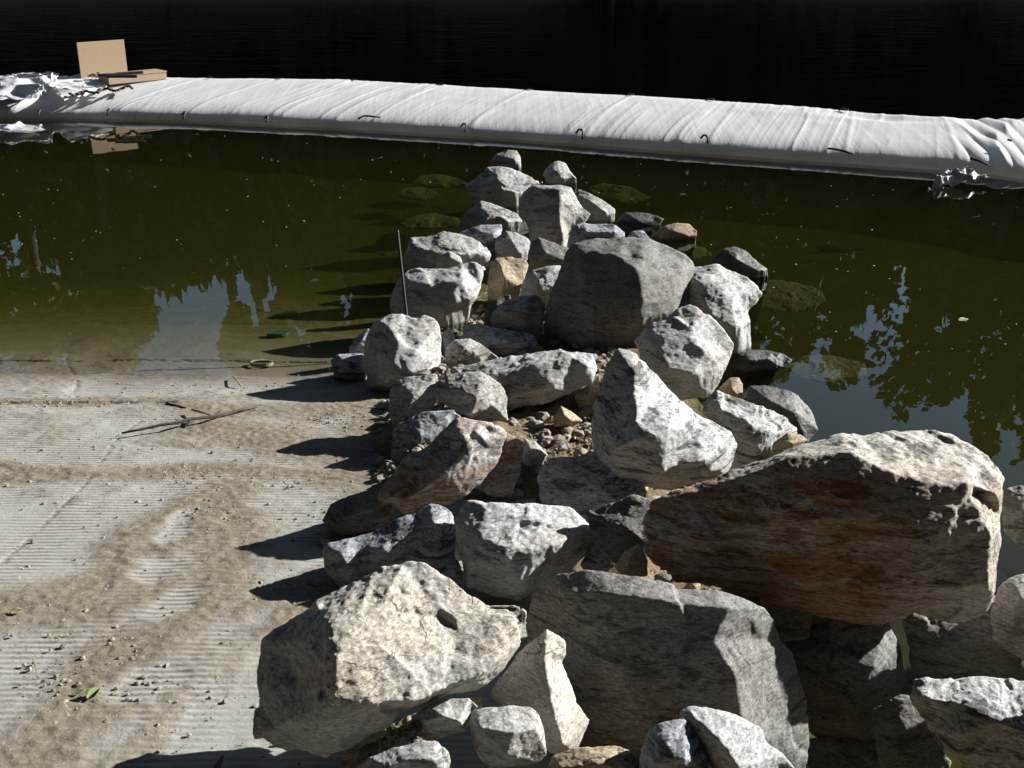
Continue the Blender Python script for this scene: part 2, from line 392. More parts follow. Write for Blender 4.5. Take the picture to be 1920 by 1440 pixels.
for pts, wd, amp in (([(-60, 1110), (0, 1060), (95, 970), (160, 910), (225, 815), (262, 790)], .003, .45), ([(-90, 666), (0, 665), (300, 662), (560, 663), (620, 664)], .012, .9),
                ([(120, 655), (132, 690), (146, 712), (142, 745)], .006, .45), ([(-90, 757), (60, 756), (150, 755), (330, 757)], .010, .7), ([(-90, 552), (300, 554), (620, 556)], .014, .9), ([(-80, 506), (260, 505), (600, 508)], .014, .8), ([(300, 757), (280, 772)], .006, .6)):
    d = seg_dist(X, Y, g(*pts)) + .012*nz2 + .004*nz3
    crack = np.maximum(crack, amp*(1-sstep(wd, wd*2.2, np.abs(d)))*sstep(-.9, .0, nz2+nz3*.5))
def lev(z): return -.46+.07*np.log1p(np.exp((z+.46)/.07))
Z = lev(SLOPE*(SHORE-Y)) + silt*(.006+.003*nz2+.0045*np.maximum(nz3, -.3)) + .006*nz1 - .012*crack
Z = np.where(X < -7, Z+.25*(-7-X), Z)
tag(terrain('boat_ramp', X, Y, Z, M['ramp'], dict(silt=silt, crack=crack)), kind='structure')

def mound_z(X, Y):
    base = SLOPE*(SHORE-Y)
    xl = np.interp(Y, [1, 2.3, 4, 6, 8, 12], [-.70, -.62, -.62, -.72, -.78, -.35])
    xr = np.interp(Y, [1, 2.3, 3.2, 4.5, 6, 8, 12], [.25, .35, .5, .70, .95, 1.1, .3])
    top = np.interp(Y, [1, 3.6, 4.2, 5.4, 6.5, 9, 12, 13], [-.25, -.22, .09, .12, .10, .26, .40, .15])
    u = sstep(xl-.12, xl+.28, X)*(1-sstep(xr-.1, xr+.5, X))
    side = sstep(xr-.2, xr+.9, X)
    return base*(1-side) + (base-.62)*side - .06 + u*(top+.06)
xs = axis((-1.3, 3.2, .028), (3.2, 7, .2)); ys = axis((-2, 1.6, .1), (1.6, 8, .028), (8, 14.5, .07))
X, Y = np.meshgrid(xs, ys, indexing='ij')
P3 = np.stack([X.ravel(), Y.ravel(), np.zeros(X.size)], 1)
Z = mound_z(X, Y) + (.05*fbm(P3*2.5, 4, 3)+.022*fbm(P3*13, 3, 8)).reshape(X.shape)
Z = np.where(X < -.75, np.minimum(Z, SLOPE*(SHORE-Y)-.05), Z)
tag(terrain('soil_mound', X, Y, Z, M['soil']), kind='structure')

xs = axis((-160, -20, 7), (-20, 20, 1), (20, 160, 7)); ys = axis((-60, 0, 5), (0, 30, 1), (30, 160, 4))
X, Y = np.meshgrid(xs, ys, indexing='ij')
Z = -.52 + np.interp(Y, [40, 46, 60, 160], [0, 2.6, 4.0, 16]) + np.interp(X, [-160, -30, -9, 9, 30, 160], [9, 3, 0, 0, 3, 9])*np.interp(Y, [-60, 8, 16, 40, 60], [1, 1, .0, .0, .3])
Z += np.interp(Y, [-60, -8, -1, 3], [6, 3.0, 1.0, 0])
tag(terrain('ground', X, Y, Z, M['bed']), kind='structure')

# ---- the dam's outline on the water, from which both water sheets start
FX = [-260, 0, 182, 335, 474, 600, 753, 965, 1140, 1300, 1424, 1585, 1745, 1862, 1920, 2200]
FY = [219, 222, 222, 226, 232, 239, 248, 261, 275, 287, 296, 307, 318, 327, 337, 376]
BX = [-260, 0, 150, 303, 365, 700, 819, 986, 1176, 1293, 1453, 1585, 1781, 1840, 1920, 2200]
BY = [150, 150, 146, 145, 144, 150, 158, 167, 177, 184, 195, 206, 219, 219, 222, 240]
sx = np.linspace(-260, 2200, 1400)
foot = np.array([at_z(x, np.interp(x, FX, FY), 0) for x in sx])
bxs = sx + np.interp(sx, [-260, 345, 500, 690, 870, 1088, 1322, 1577, 1800, 2200], [180, 175, 160, 134, 120, 92, 60, 20, -30, -60])
back = np.array([at_z(x, np.interp(x, BX, BY), .30) for x in bxs])
def smooth1(A, k):
    ker = np.ones(k)/k; pad = np.concatenate([np.repeat(A[:1], k//2, 0), A, np.repeat(A[-1:], k//2, 0)])
    return np.stack([np.convolve(pad[:, i], ker, 'valid')[:len(A)] for i in range(A.shape[1])], 1)
foot = smooth1(foot, 61); back = smooth1(back, 61)
mid = foot*.5 + back*.5

def water_box(name, front_pts, back_pts, zb, mat):
    n = len(front_pts); V = []
    for p, q in zip(front_pts, back_pts):
        V += [(p[0], p[1], 0), (q[0], q[1], 0)]
    V = np.array(V); Vb = V.copy(); Vb[:, 2] = zb; A = np.concatenate([V, Vb]); o = 2*n; Fc = []
    for i in range(n-1):
        a, b, c, d = 2*i, 2*i+1, 2*i+3, 2*i+2
        Fc += [(a, d, c, b), (o+a, o+b, o+c, o+d)]
        Fc += [(a, o+a, o+d, d), (b, c, o+c, o+b)]
    Fc += [(0, 1, o+1, o), (2*n-2, o+2*n-2, o+2*n-1, 2*n-1)]
    ob = mesh_np(name, A, Fc, mat, smooth=False)
    bm = bmesh.new(); bm.from_mesh(ob.data); bmesh.ops.recalc_face_normals(bm, faces=bm.faces); bm.to_mesh(ob.data); bm.free()
    return ob
ctrl = mid[::50]
ext = np.concatenate([[[-60, ctrl[0][1]+6, 0]], ctrl, [[60, ctrl[-1][1]-6, 0]]])
tag(water_box('pool_water', [(p[0], -6.0 if False else 1.2) for p in ext], ext, -1.9, M['pool']), kind='structure')
tag(water_box('river_water', [(p[0], p[1]+.004) for p in ext], [(p[0], 62) for p in ext], -1.9, M['river']), kind='structure')

# ---------------------------------------------------------------- the fabric dam
PU = [.95, .05, .0, .004, .012, .028, .055, .09, .135, .19, .26, .36, .52, .72, .90, 1.0, 1.02, 1.0]
PZ = [-.14, -.07, .0, .035, .060, .090, .118, .142, .165, .186, .206, .228, .255, .282, .30, .295, .20, -.10]
tv = np.linspace(0, 1, 70); kn = np.linspace(0, 1, len(PU)); pu = np.interp(tv, kn, PU); pz = np.interp(tv, kn, PZ)
pu = smooth1(pu[:, None], 3)[:, 0]; pz = smooth1(pz[:, None], 3)[:, 0]
sdist = np.concatenate([[0], np.cumsum(np.linalg.norm(np.diff(foot, axis=0), axis=1))])
SS, UU = np.meshgrid(sdist, pu, indexing='ij'); ZZ = np.repeat(pz[None], len(sdist), 0)
PXs = sx[:, None]*(1-np.clip(pu, 0, 1))[None] + bxs[:, None]*np.clip(pu, 0, 1)[None]
B = foot[:, None, :]*(1-UU[..., None]) + back[:, None, :]*UU[..., None]
top = sstep(.02, .13, ZZ)
def wr(freq, slant, seed, sh=3.0, along=.6):
    q = np.stack([(SS+.3*slant*UU)*freq, UU*along, np.zeros_like(SS)], -1).reshape(-1, 3)
    return fbm(q, 3, seed).reshape(SS.shape)
fold = 1-np.abs(wr(2.6, -.5, 31)); fold = fold**5
fine = 1-np.abs(wr(11, -.35, 33)); fine = fine**3
env = .35+.65*sstep(-.3, .5, wr(.5, 0, 40))
rightend = sstep(1770, 1830, PXs); leftend = 1-sstep(60, 330, PXs)
big = (1-np.abs(wr(1.7, 1.1, 51)))**3
ZZ = ZZ + top*(.009*fold*env + .005*fine*env*(.4+.6*UU)) + .010*top*wr(1.1, .2, 35, along=2.0)
seam = 0
for fx in (73, 203, 345, 500, 690, 870, 1088, 1322, 1577, 1790):
    s0 = np.interp(fx+6, sx, sdist); seam = seam + np.exp(-((SS-s0)/.035)**2)
ZZ = ZZ + .006*top*seam
long_ = np.exp(-((UU-.55-.03*wr(.3, 0, 61))/.012)**2)+np.exp(-((UU-.72-.03*wr(.3, 0, 62))/.012)**2); ZZ = ZZ+.006*top*long_*env
ZZ = ZZ + rightend*top*(.05*big-.04+0.028*np.abs(np.sin((PXs+95*UU)/22*1.9+1.6*wr(.8, 0, 90)))**.6*(.4+.6*sstep(-.4, .4, wr(.9, .3, 91)))) + leftend*top*(.06*(1-np.abs(wr(2.2, -1.3, 53)))**3-.01)
hol = np.exp(-((PXs-1660)/95)**2)*np.exp(-((UU-.86)/.10)**2); ZZ = ZZ - .06*hol
B2 = B.copy(); B2[..., 2] = ZZ
axis_d = (foot[-1]-foot[0]); axis_d = axis_d/np.linalg.norm(axis_d)
B2 = B2 + (rightend*top*UU*.0)[..., None]
dirt = (1-sstep(.0, .11, ZZ))*(.35+.3*wr(3, 0, 70))*(UU < .3) + .35*(fold > .93)*(UU < .3)
dam = terrain('fabric_dam', B2[..., 0], B2[..., 1], B2[..., 2], M['fabric'], dict(dirt=np.clip(dirt, 0, 1)))
tag(dam, 'long low white fabric dam stretched across the water, dark pegs along both edges', 'dam')
def dam_pt(px, u, dz=.02):
    i = int(np.argmin(np.abs(sx-px))); j = int(np.argmin(np.abs(pu[6:60]-u)))+6
    return B2[i, j] + np.array([0, 0, dz])
def peg(px, py, shape):
    p0 = at_z(px, py, .235); rs = random.Random(int(px))
    pts = [p0 + np.array([a*.9, b*1.0, c]) for a, b, c in shape]
    tube('peg', pts, .012, M['tie'], dam, 6)
hook = [(-.04, .05, .0), (-.01, .06, .03), (.015, .02, .035), (.02, -.03, .02), (.015, -.09, -.02)]
for px, py, sc_ in ((345, 217, 1.2), (500, 224, 1.1), (203, 210, 1), (73, 212, 1), (870, 240, 1.25), (1088, 252, 1.4), (1322, 261, 1.1)):
    peg(px, py, [(a*sc_, b*sc_, c*sc_) for a, b, c in hook])
peg(690, 222, [(-.13, -.02, 0), (-.07, .06, .02), (0, .0, .03), (.08, .01, .02), (.17, .03, .01)])
peg(1577, 287, [(-.13, .10, .03), (-.05, .05, .03), (.04, -.01, .02), (.12, -.06, .0)])
peg(1840, 312, [(-.12, .05, .07), (-.02, .01, .05), (.06, -.02, .02)]); peg(1890, 272, [(-.02, .0, .06), (.03, -.02, .05)])
for px in (392, 520, 662, 824, 990, 1180, 1330, 1580):
    b = at_z(px, np.interp(px, BX, BY)+2, .30); tube('peg', [b+np.array([-.05, .0, .01]), b+np.array([0, .02, .02]), b+np.array([.05, -.06, .02])], .013, M['tie'], dam, 6)

def sheet(name, corners, n, amp, fr, seed, mat, lift=0.0, th=.006):
    c = [np.asarray(q) for q in corners]; t = np.linspace(0, 1, n)
    U, W = np.meshgrid(t, t, indexing='ij')
    P = ((1-U)*(1-W))[..., None]*c[0]+(U*(1-W))[..., None]*c[1]+(U*W)[..., None]*c[2]+((1-U)*W)[..., None]*c[3]
    q = P.reshape(-1, 3)
    rid = np.clip(1-np.abs(fbm(q*fr, 3, seed)), 0, 1)**2.2; rid2 = chips(q*fr*1.7, seed+5)
    q = q + np.stack([.25*amp*fbm(q*fr, 2, seed+9), .25*amp*fbm(q*fr, 2, seed+12), amp*(rid+.35*rid2)-amp*.35+lift], 1)
    q2 = q.reshape(n, n, 3)
    e = (np.abs(fbm(np.stack([U.ravel()*5, W.ravel()*5, U.ravel()*0], 1), 2, seed+20))).reshape(n, n)*.12   # ragged rim
    ct = q2.mean((0, 1)); rim = np.maximum(np.abs(U-.5), np.abs(W-.5)) > .44
    q2 = q2 + np.where(rim, e, 0)[..., None]*(ct-q2)
    o = terrain(name, q2[..., 0], q2[..., 1], q2[..., 2], mat)
    so = o.modifiers.new('thickness', 'SOLIDIFY'); so.thickness = th
    return o
d0 = .30
tag(sheet('plastic_sheet', [at_z(-60, 196, .25), at_z(75, 188, .25), at_z(120, 150, .28), at_z(-70, 158, .28)], 110, .13, 1.5, 77, M['plastic'], .05), 'crumpled clear plastic sheet heaped on the left end of the fabric dam', 'plastic sheet')
tag(sheet('loose_cloth', [at_z(120, 190, .27), at_z(205, 168, .28), at_z(190, 142, .30), at_z(70, 150, .30)], 80, .06, 1.8, 79, M['fabric'], .02), 'bunched loose white cloth on the dam in front of the upright board', 'cloth')
tag(sheet('plastic_sheet', [at_z(-60, 247, .0), at_z(84, 246, .0), at_z(80, 232, .01), at_z(-60, 232, .02)], 50, .06, 3.0, 81, M['plastic']), 'wet plastic flap trailing in the pool below the left end of the dam', 'plastic sheet')
tag(sheet('plastic_sheet', [at_z(1742, 356, .0), at_z(1800, 350, .0), at_z(1862, 332, .08), at_z(1770, 331, .05)], 60, .11, 3.5, 85, M['plastic'], .02), 'small crumpled torn sheet half in the water under the right end of the dam', 'plastic sheet')

# ---- board, low box and bars on the dam
pb = at_z(195, 150, .27)
def slab_px(name, q, dist_pt, th, mat, parent=None):
    """upright board facing the camera through its four corners at one distance"""
    pass
zb = .27; D0 = depth_of(pb); k = D0/F
bx = np.array([1, .88, 0.]); bx /= np.linalg.norm(bx); bz = np.array([-.02, .10, 1.0]); bz /= np.linalg.norm(bz); by = np.cross(bz, bx)
ht = .27; wd = 44*k*1.02
c = pb + bz*ht + np.array([0, .05, 0])
bd = box('plywood_board', c, bx*wd, by*.009, bz*(ht+.02), M['ply'], None, .003, origin=pb)
tag(bd, 'square tan plywood board standing upright on the far left of the white dam', 'board')
pc = at_z(250, 152, .30)
crate = bpy.data.objects.new('wooden_box', None); crate.location = tuple(pc); link(crate)
tag(crate, 'low open wooden box of boards lying beside the upright plywood sheet', 'box')
pm = lambda *v: np.array(v, float)
ax_ = np.array([1, .95, 0.]); ax_ /= np.linalg.norm(ax_); ay_ = np.array([-ax_[1], ax_[0], 0])
L_ = 56*k
for nm, off, sx_, sy_, sz_ in (('side_board', ay_*-.16+pm(0, 0, .055), L_, .012, .05), ('side_board', ay_*.16+pm(0, 0, .055), L_, .012, .05), ('end_board', ax_*(L_-.013)+pm(0, 0, .055), .012, .147, .048), ('end_board', ax_*-(L_-.013)+pm(0, 0, .055), .012, .147, .048), ('lid', pm(0, 0, .115), L_+.01, .18, .009)):
    o = box(nm, off, ax_*sx_, ay_*sy_, pm(0, 0, sz_), M['ply'], crate, .003)
for i, (px, py, dx, dy, dz) in enumerate(((212, 140, .20, .06, .0), (243, 137, .17, .09, .0), (228, 143, .22, .0, .0))):
    p = at_z(px, py, .46)
    o = box('iron_bar', p, np.array([dx, dy, dz]), np.array([-.1, .32, 0])*.13, pm(0, 0, .018), M['black'], None, .006, origin=p)
    tag(o, ['flat black iron bar on the wooden box, nearest the plywood', 'flat black iron bar on the wooden box, farthest right', 'flat black iron bar across the front of the wooden box'][i], 'iron bar', 'black bars lying on the wooden box')
p = at_z(178, 147, .33); tag(tube('rope_coil', [p + np.array([.11*math.cos(t)*(1-.02*t), .07*math.sin(t), .02+.004*t+.01*math.sin(3*t)]) for t in np.linspace(0, 14, 70)], .010, M['straw'], origin=p), 'small coil of yellow rope at the foot of the plywood board', 'rope')
rs = random.Random(4); pts = []
for t in np.linspace(0, 1, 60):
    px = 130+118*t; py = 176-12*t+3*math.sin(t*19)+rs.uniform(-1.5, 1.5); pts.append(at_z(px, py, .315+.01*rs.random()))
tag(tube('cord', pts, .016, M['tie']), 'tangled brown cord lying on the white fabric in front of the board', 'cord')

# ---------------------------------------------------------------- rebar, discs, twig, leaves, specks
zr = ramp_hit(765, 655); dr = depth_of(zr)
tp = at_depth(745, 432, dr+.05); bt = at_depth(766, 625, dr)
pts = [bt+(tp-bt)*t for t in np.linspace(0, 1, 160)]
tag(tube('steel_rod', pts, .0085, M['steel'], taper=[1.0 if i % 3 else 1.35 for i in range(160)], origin=bt), 'thin upright ribbed steel rod standing among the rocks at the edge of the pool', 'steel rod')
def disc(px, py, rx, mat, label, ring=False):
    p = ramp_hit(px, py); v = ray(px, py); o = SLOPE*SHORE; t = (o-CAMZ)/(v[2]+SLOPE*v[1]); p = CP+t*v + np.array([0, 0, .012])
    r = rx*depth_of(p)/F; bm = bmesh.new(); rr = random.Random(px); n = 24
    for zz in (0, .008): pass
    outer = [bm.verts.new((r*(1+.05*rr.uniform(-1, 1))*math.cos(2*math.pi*i/n), .85*r*math.sin(2*math.pi*i/n), .016)) for i in range(n)]
    inner = [bm.verts.new((.8*r*math.cos(2*math.pi*i/n), .68*r*math.sin(2*math.pi*i/n), .012)) for i in range(n)]
    low = [bm.verts.new((1.0*r*math.cos(2*math.pi*i/n), .85*r*math.sin(2*math.pi*i/n), -.004)) for i in range(n)]
    for i in range(n):
        j = (i+1) % n; bm.faces.new((outer[i], outer[j], inner[j], inner[i])); bm.faces.new((low[i], low[j], outer[j], outer[i]))
    if not ring: bm.faces.new(inner)
    bmesh.ops.recalc_face_normals(bm, faces=bm.faces)
    me = bpy.data.meshes.new('disc'); bm.to_mesh(me); bm.free(); me.materials.append(mat)
    o = bpy.data.objects.new('ring' if ring else 'green_disc', me); o.location = tuple(p); o.rotation_euler = (-math.atan(SLOPE), 0, 0); link(o)
    tag(o, label, 'disc', 'small discs lying on the bottom of the shallow pool')
disc(537, 594, 21, M['disc'], 'bright green disc under the shallow water, right one of the two bright ones')
disc(521, 630, 20, M['disc'], 'bright green disc under the shallow water, nearest of the green ones')
disc(515, 548, 18, M['crown'], 'dark green disc under the water, farthest from the shore')
disc(492, 686, 22, M['pebble'], 'brownish ring under the last centimetres of water near the shoreline', True)
pts = [ramp_hit(x, y, .012+.03*math.sin(3.1*i/9)) for i, (x, y) in enumerate(((490, 760), (455, 768), (420, 775), (395, 782), (360, 785), (330, 793), (300, 797), (265, 805), (228, 812)))]
tw = tube('twig', pts, .0085, M['bark'], taper=[.6, .8, .9, 1, 1.1, 1, .9, .8, .6]); tag(tw, 'long thin dark twig lying on the silty ramp beside the rock shadows', 'twig')
tube('side_shoot', [ramp_hit(395, 778, .02), ramp_hit(375, 772, .04), ramp_hit(360, 768, .03)], .005, M['bark'], tw, 6); tube('side_shoot', [ramp_hit(356, 787, .02), ramp_hit(352, 797, .02)], .006, M['bark'], tw, 6)
pts = [ramp_hit(x, y, .012) for x, y in ((312, 757), (335, 762), (350, 766))]; tag(tube('twig', pts, .008, M['bark']), 'short dark twig beside the silt line left of the long one', 'twig')
tag(tube('straw', [ramp_hit(437, 706, .02), ramp_hit(446, 715, .03), ramp_hit(452, 724, .015)], .004, M['straw']), 'single yellow straw at the edge of the water', 'straw')
def leaf(px, py, size, mat, label, curl=.3, rot=0.0, z=None):
    p = ramp_hit(px, py, .01) if z is None else at_z(px, py, z); V = []; Fc = []; n = 9
    for i in range(n):
        t = i/(n-1); wv_ = .34*math.sin(math.pi*t**.8)
        for s in (-1, -.5, 0, .5, 1): V.append((size*(t-.5), size*wv_*s, size*(curl*abs(s)*.35*math.sin(math.pi*t)+curl*.25*(t-.5)**2*2)))
    Fc = grid_faces(n, 5); ob = mesh_np('leaf', V, Fc, mat); ob.location = tuple(p); ob.rotation_euler = (0.1, -.08, rot)
    so = ob.modifiers.new('thickness', 'SOLIDIFY'); so.thickness = .0015
    tag(ob, label, 'leaf')
leaf(176, 1303, .05, M['leaf'], 'curled fresh green leaf on the concrete near the bottom left', .9, 1.1)
leaf(150, 1297, .025, M['leaf'], 'small green leaf scrap beside the curled green leaf', .5, .3)
leaf(32, 1147, .045, M['straw'], 'pale yellowish dry leaf at the left edge of the ramp', .4, .3)
leaf(1806, 600, .075, M['fluff'], 'pale leaf floating on the dark water at the right', .3, .2, .004)
leaf(590, 526, .07, M['pink'], 'orange brown leaf lying under the water left of the rock shadows', .2, .1, -.08)

def scatter(name, pts, rmin, rmax, mat, seed, flat=.6, pw=2.5, sd=1):
    rs = np.random.RandomState(seed); ico = bmesh.new(); bmesh.ops.create_icosphere(ico, subdivisions=sd, radius=1)
    bv = np.array([v.co[:] for v in ico.verts]); bf = np.array([[v.index for v in f.verts] for f in ico.faces]); ico.free()
    V = []; Fc = []
    for i, p in enumerate(pts):
        r = rmin+(rmax-rmin)*rs.rand()**pw; q = bv*(1+(.28 if sd == 1 else .20)*rs.uniform(-1, 1, (len(bv), 1)))*np.array([r*rs.uniform(.7, 1.4), r, r*flat]); a = rs.rand()*6.28
        R = np.array([[math.cos(a), -math.sin(a), 0], [math.sin(a), math.cos(a), 0], [0, 0, 1]])
        Fc.append(bf+len(V)*len(bv)); V.append(q@R.T+p)
    return mesh_np(name, np.concatenate(V), np.concatenate(Fc), mat, smooth=False)
rs = np.random.RandomState(8); pts = []
def ramp_z(p, l=0): return np.array([p[0], p[1], SLOPE*(SHORE-p[1])+l])
for _ in range(2600):
    x = rs.uniform(-3.0, -.3); y = rs.uniform(1.9, 5.95)
    pts.append(ramp_z((x, y), .003))
for cx, cy, sx1, sy1, n in ((560, 735, 110, 9, 260), (330, 785, 30, 10, 60), (520, 905, 120, 12, 220), (330, 888, 60, 8, 120), (520, 1110, 50, 14, 320), (640, 790, 80, 8, 260), (630, 866, 60, 7, 160), (400, 960, 60, 30, 200), (260, 1270, 110, 50, 260), (100, 757, 110, 3, 160), (350, 1200, 100, 30, 200), (90, 1270, 40, 40, 120), (590, 960, 40, 40, 120)):
    for _ in range(n): pts.append(ramp_z(ramp_hit(rs.normal(cx, sx1), rs.normal(cy, sy1)), .005))
tag(scatter('gravel', pts, 0.002, .010, M['pebble'], 3, pw=5.5), 'small stones and soil crumbs strewn over the boat ramp', 'gravel', kind='stuff')
pts = []
for _ in range(2600):
    a, b = rs.uniform(0, 1, 2)
    pts.append(at_depth(672+a*115+rs.uniform(-5, 5), 1408-a*56+b*75, 2.525-.10*b+rs.uniform(-.008, .008)))
tag(scatter('gravel', pts, .003, .0105, M['pebble'], 5, .85, 2.5), 'heap of loose pebbles at the foot of the big pale front boulder', 'gravel', kind='stuff')
pts = []
for _ in range(7000):      # rubble and chips filling the gaps of the pile
    x, y = rs.uniform(-.75, 1.3), rs.uniform(1.9, 8.2)
    z = float(mound_z(np.array([x]), np.array([y]))[0])
    if z > -.03 or rs.rand() < .3: pts.append(np.array([x, y, z+.015]))
tag(scatter('rubble', pts, .004, .034, M['pebble'], 6, .7, 4.5, 2), 'small broken stones and clods lying on the soil between the boulders', 'rubble', kind='stuff')
pts = []
for _ in range(1500):
    px = rs.uniform(0, 1920); py = 250+rs.rand()**1.6*420
    if px < 640: py = 245+rs.rand()**1.5*260
    fy = np.interp(px, FX, FY)
    if py < fy+4: continue
    if px > 600 and px < 1100 and py > 380: continue
    if rs.rand() > .55: pts.append(at_z(px, py, .002))
V = []
tag(scatter('floating_specks', pts, 0.002, .009, M['fluff'], 7, .25, 4.5), 'pale specks of fluff and leaf scraps floating on the pool', 'debris', kind='stuff')

# ---------------------------------------------------------------- rocks: one closed solid each
def smooth_np(V, E, it, lam=.5):
    for _ in range(it):
        acc = np.zeros_like(V); cnt = np.zeros(len(V))
        np.add.at(acc, E[:, 0], V[E[:, 1]]); np.add.at(acc, E[:, 1], V[E[:, 0]])
        np.add.at(cnt, E[:, 0], 1); np.add.at(cnt, E[:, 1], 1)
        V = V+lam*(acc/np.maximum(cnt, 1)[:, None]-V)
    return V
ROCKN = [0]
def evald(me, *mods):
    ob = bpy.data.objects.new('tmp', me); S.collection.objects.link(ob)
    for typ, kw in mods:
        md = ob.modifiers.new('m', typ)
        for k, v in kw.items(): setattr(md, k, v)
    dg = bpy.context.evaluated_depsgraph_get(); dg.update()
    r = bpy.data.meshes.new_from_object(ob.evaluated_get(dg)); bpy.data.objects.remove(ob); bpy.data.meshes.remove(me)
    return r
def rock(mat, label, outline, inner='', anchor=None, d=None, lift=0.0, tilt=.35, T=None, rough=1.0, vox=None, name='boulder', creases=(), strata=0.0, sm=1, facet=1.0):
    ROCKN[0] += 1; seed = ROCKN[0]*13
    o = [tuple(map(float, q.split(','))) for q in outline.split()]
    inn = [tuple(map(float, q.split(','))) for q in inner.split()]; inn = [(q[0], q[1], q[2]*1.22) for q in inn]
    o = [q if len(q) == 3 else (q[0], q[1], 0.) for q in o]
    n = len(o); xy = np.array([q[:2] for q in o]); ymax = xy[:, 1].max(); ymin = xy[:, 1].min(); xw = np.ptp(xy[:, 0]); yw = ymax-ymin
    area = .5*abs(np.dot(xy[:, 0], np.roll(xy[:, 1], 1))-np.dot(xy[:, 1], np.roll(xy[:, 0], 1)))
    size_px = math.sqrt(area)
    if T is None: T = .55*size_px
    ya = anchor if anchor is not None else ymax
    if d is None: d = depth_of(ramp_hit(xy[:, 0].mean(), ya, lift))
    if mat != 'algae': tilt *= .72
    def to_w(x, y, z):
        dd = d + (tilt*(ymax-y)-z)*d/F
        return at_depth(x, y, dd)
    def cdt(extra):
        pts = [Vector(q[:2]) for q in o]+[Vector(q[:2]) for q in extra]
        ed = [(i, (i+1) % n) for i in range(n)]
        if extra is inn: ed += [(n+a, n+b) for a, b in creases]
        r = delaunay_2d_cdt(pts, ed, [], 1, 1e-5)
        zs = {}
        for k, src in enumerate(r[3]):
            if src: zs[k] = (o+list(extra))[src[0]][2]
        return [(v.x, v.y, zs.get(k, 0.)) for k, v in enumerate(r[0])], r[2], [s[0] if s else None for s in r[3]]
    cx, cy = xy.mean(0); rs = random.Random(seed)
    bk = []
    m = 7
    for i in range(m):
        q = o[int(i*n/m)]; f = rs.uniform(.45, .62); bk.append((cx+(q[0]-cx)*f, cy+(q[1]-cy)*f, -T*rs.uniform(.75, 1.1)))
    bk.append((cx, cy, -T*1.1))
    fv, ff, _ = cdt(inn); bv, bf, _ = cdt(bk)
    V = [to_w(*q) for q in fv]+[to_w(*q) for q in bv]
    Fc = [tuple(f) for f in ff]+[tuple(len(fv)+k for k in reversed(f)) for f in bf]
    V = np.array(V); ctr = V.mean(0); V = V-ctr
    me = bpy.data.meshes.new('b'); me.from_pydata(V.tolist(), [], Fc)
    bm = bmesh.new(); bm.from_mesh(me); bmesh.ops.remove_doubles(bm, verts=bm.verts, dist=1e-6); bmesh.ops.recalc_face_normals(bm, faces=bm.faces); bm.to_mesh(me); bm.free()
    px = d/F; sz = size_px*px
    if vox is None: vox = max(1.7, min(3.2, size_px/48))
    m2 = evald(me, ('REMESH', dict(mode='VOXEL', voxel_size=vox*px*1.25)))
    N = len(m2.vertices); V = np.empty(N*3); m2.vertices.foreach_get('co', V); V = V.reshape(-1, 3); Nn = np.empty(N*3); m2.vertex_normals.foreach_get('vector', Nn); Nn = Nn.reshape(-1, 3); Q = V/sz
    warp = Q + .10*np.stack([fbm(Q*3, 2, seed+k) for k in (1, 2, 3)], 1)
    V = V + Nn*(rough*(.008*fbm(Q*2.6, 3, seed+31)+.027*chips(warp*2.7, seed+32)+.010*chips(warp*6.5, seed+33))*sz)[:, None]
    m2.vertices.foreach_set('co', V.ravel()); m2.update()
    nf = int(np.clip(4.5*size_px, 260, 1500))
    m2 = evald(m2, ('DECIMATE', dict(ratio=min(1, nf/(2*len(m2.polygons))))), ('REMESH', dict(mode='VOXEL', voxel_size=vox*px)))
    N = len(m2.vertices); V = np.empty(N*3); m2.vertices.foreach_get('co', V); V = V.reshape(-1, 3)
    E = np.empty(len(m2.edges)*2, dtype=np.int64); m2.edges.foreach_get('vertices', E); E = E.reshape(-1, 2)
    V = smooth_np(V, E, sm)
    def nrm():
        m2.vertices.foreach_set('co', V.ravel()); m2.update(); q = np.empty(N*3); m2.vertex_normals.foreach_get('vector', q); return q.reshape(-1, 3)
    Nn = nrm(); Q = V/sz
    warp = Q + .12*np.stack([fbm(Q*3, 2, seed+k) for k in (1, 2, 3)], 1)
    dsp = rough*(.003*fbm(Q*6, 3, seed+4))
    rot = np.array([[.8, 0, .6], [.1, 1, 0], [-.6, .1, .8]])
    if strata:
        q = warp@rot.T; q = q*np.array([2.2, 2.2, 17.0]); dsp = dsp+strata*(.030*fbm(q, 3, seed+8))
    V = V + Nn*(dsp*sz)[:, None]
    Nn = nrm()
    V = V + Nn*((rough*(.0048*fbm(Q*19, 4, seed+9, .62)))*sz)[:, None]
    if ctr[1] > 5.9 and mat != 'algae':
        zw = V[:, 2]+ctr[2]; zl = zw.min(); zh = zl+.35*(zw.max()-zl); tt = np.clip((zh-zw)/(zh-zl), 0, 1)
        V[:, 2] -= tt*min(.45, max(0, zl+.5)); V[:, 1] += .35*tt*min(.45, max(0, zl+.5))
    m2.vertices.foreach_set('co', V.ravel()); m2.polygons.foreach_set('use_smooth', [True]*len(m2.polygons)); m2.update()
    m2.materials.clear(); m2.materials.append(M[mat]); m2.name = name
    ob = bpy.data.objects.new(name, m2); ob.location = tuple(ctr); link(ob)
    tag(ob, label, 'boulder' if name == 'boulder' else 'stone', 'rocks piled across the water')
    return ob

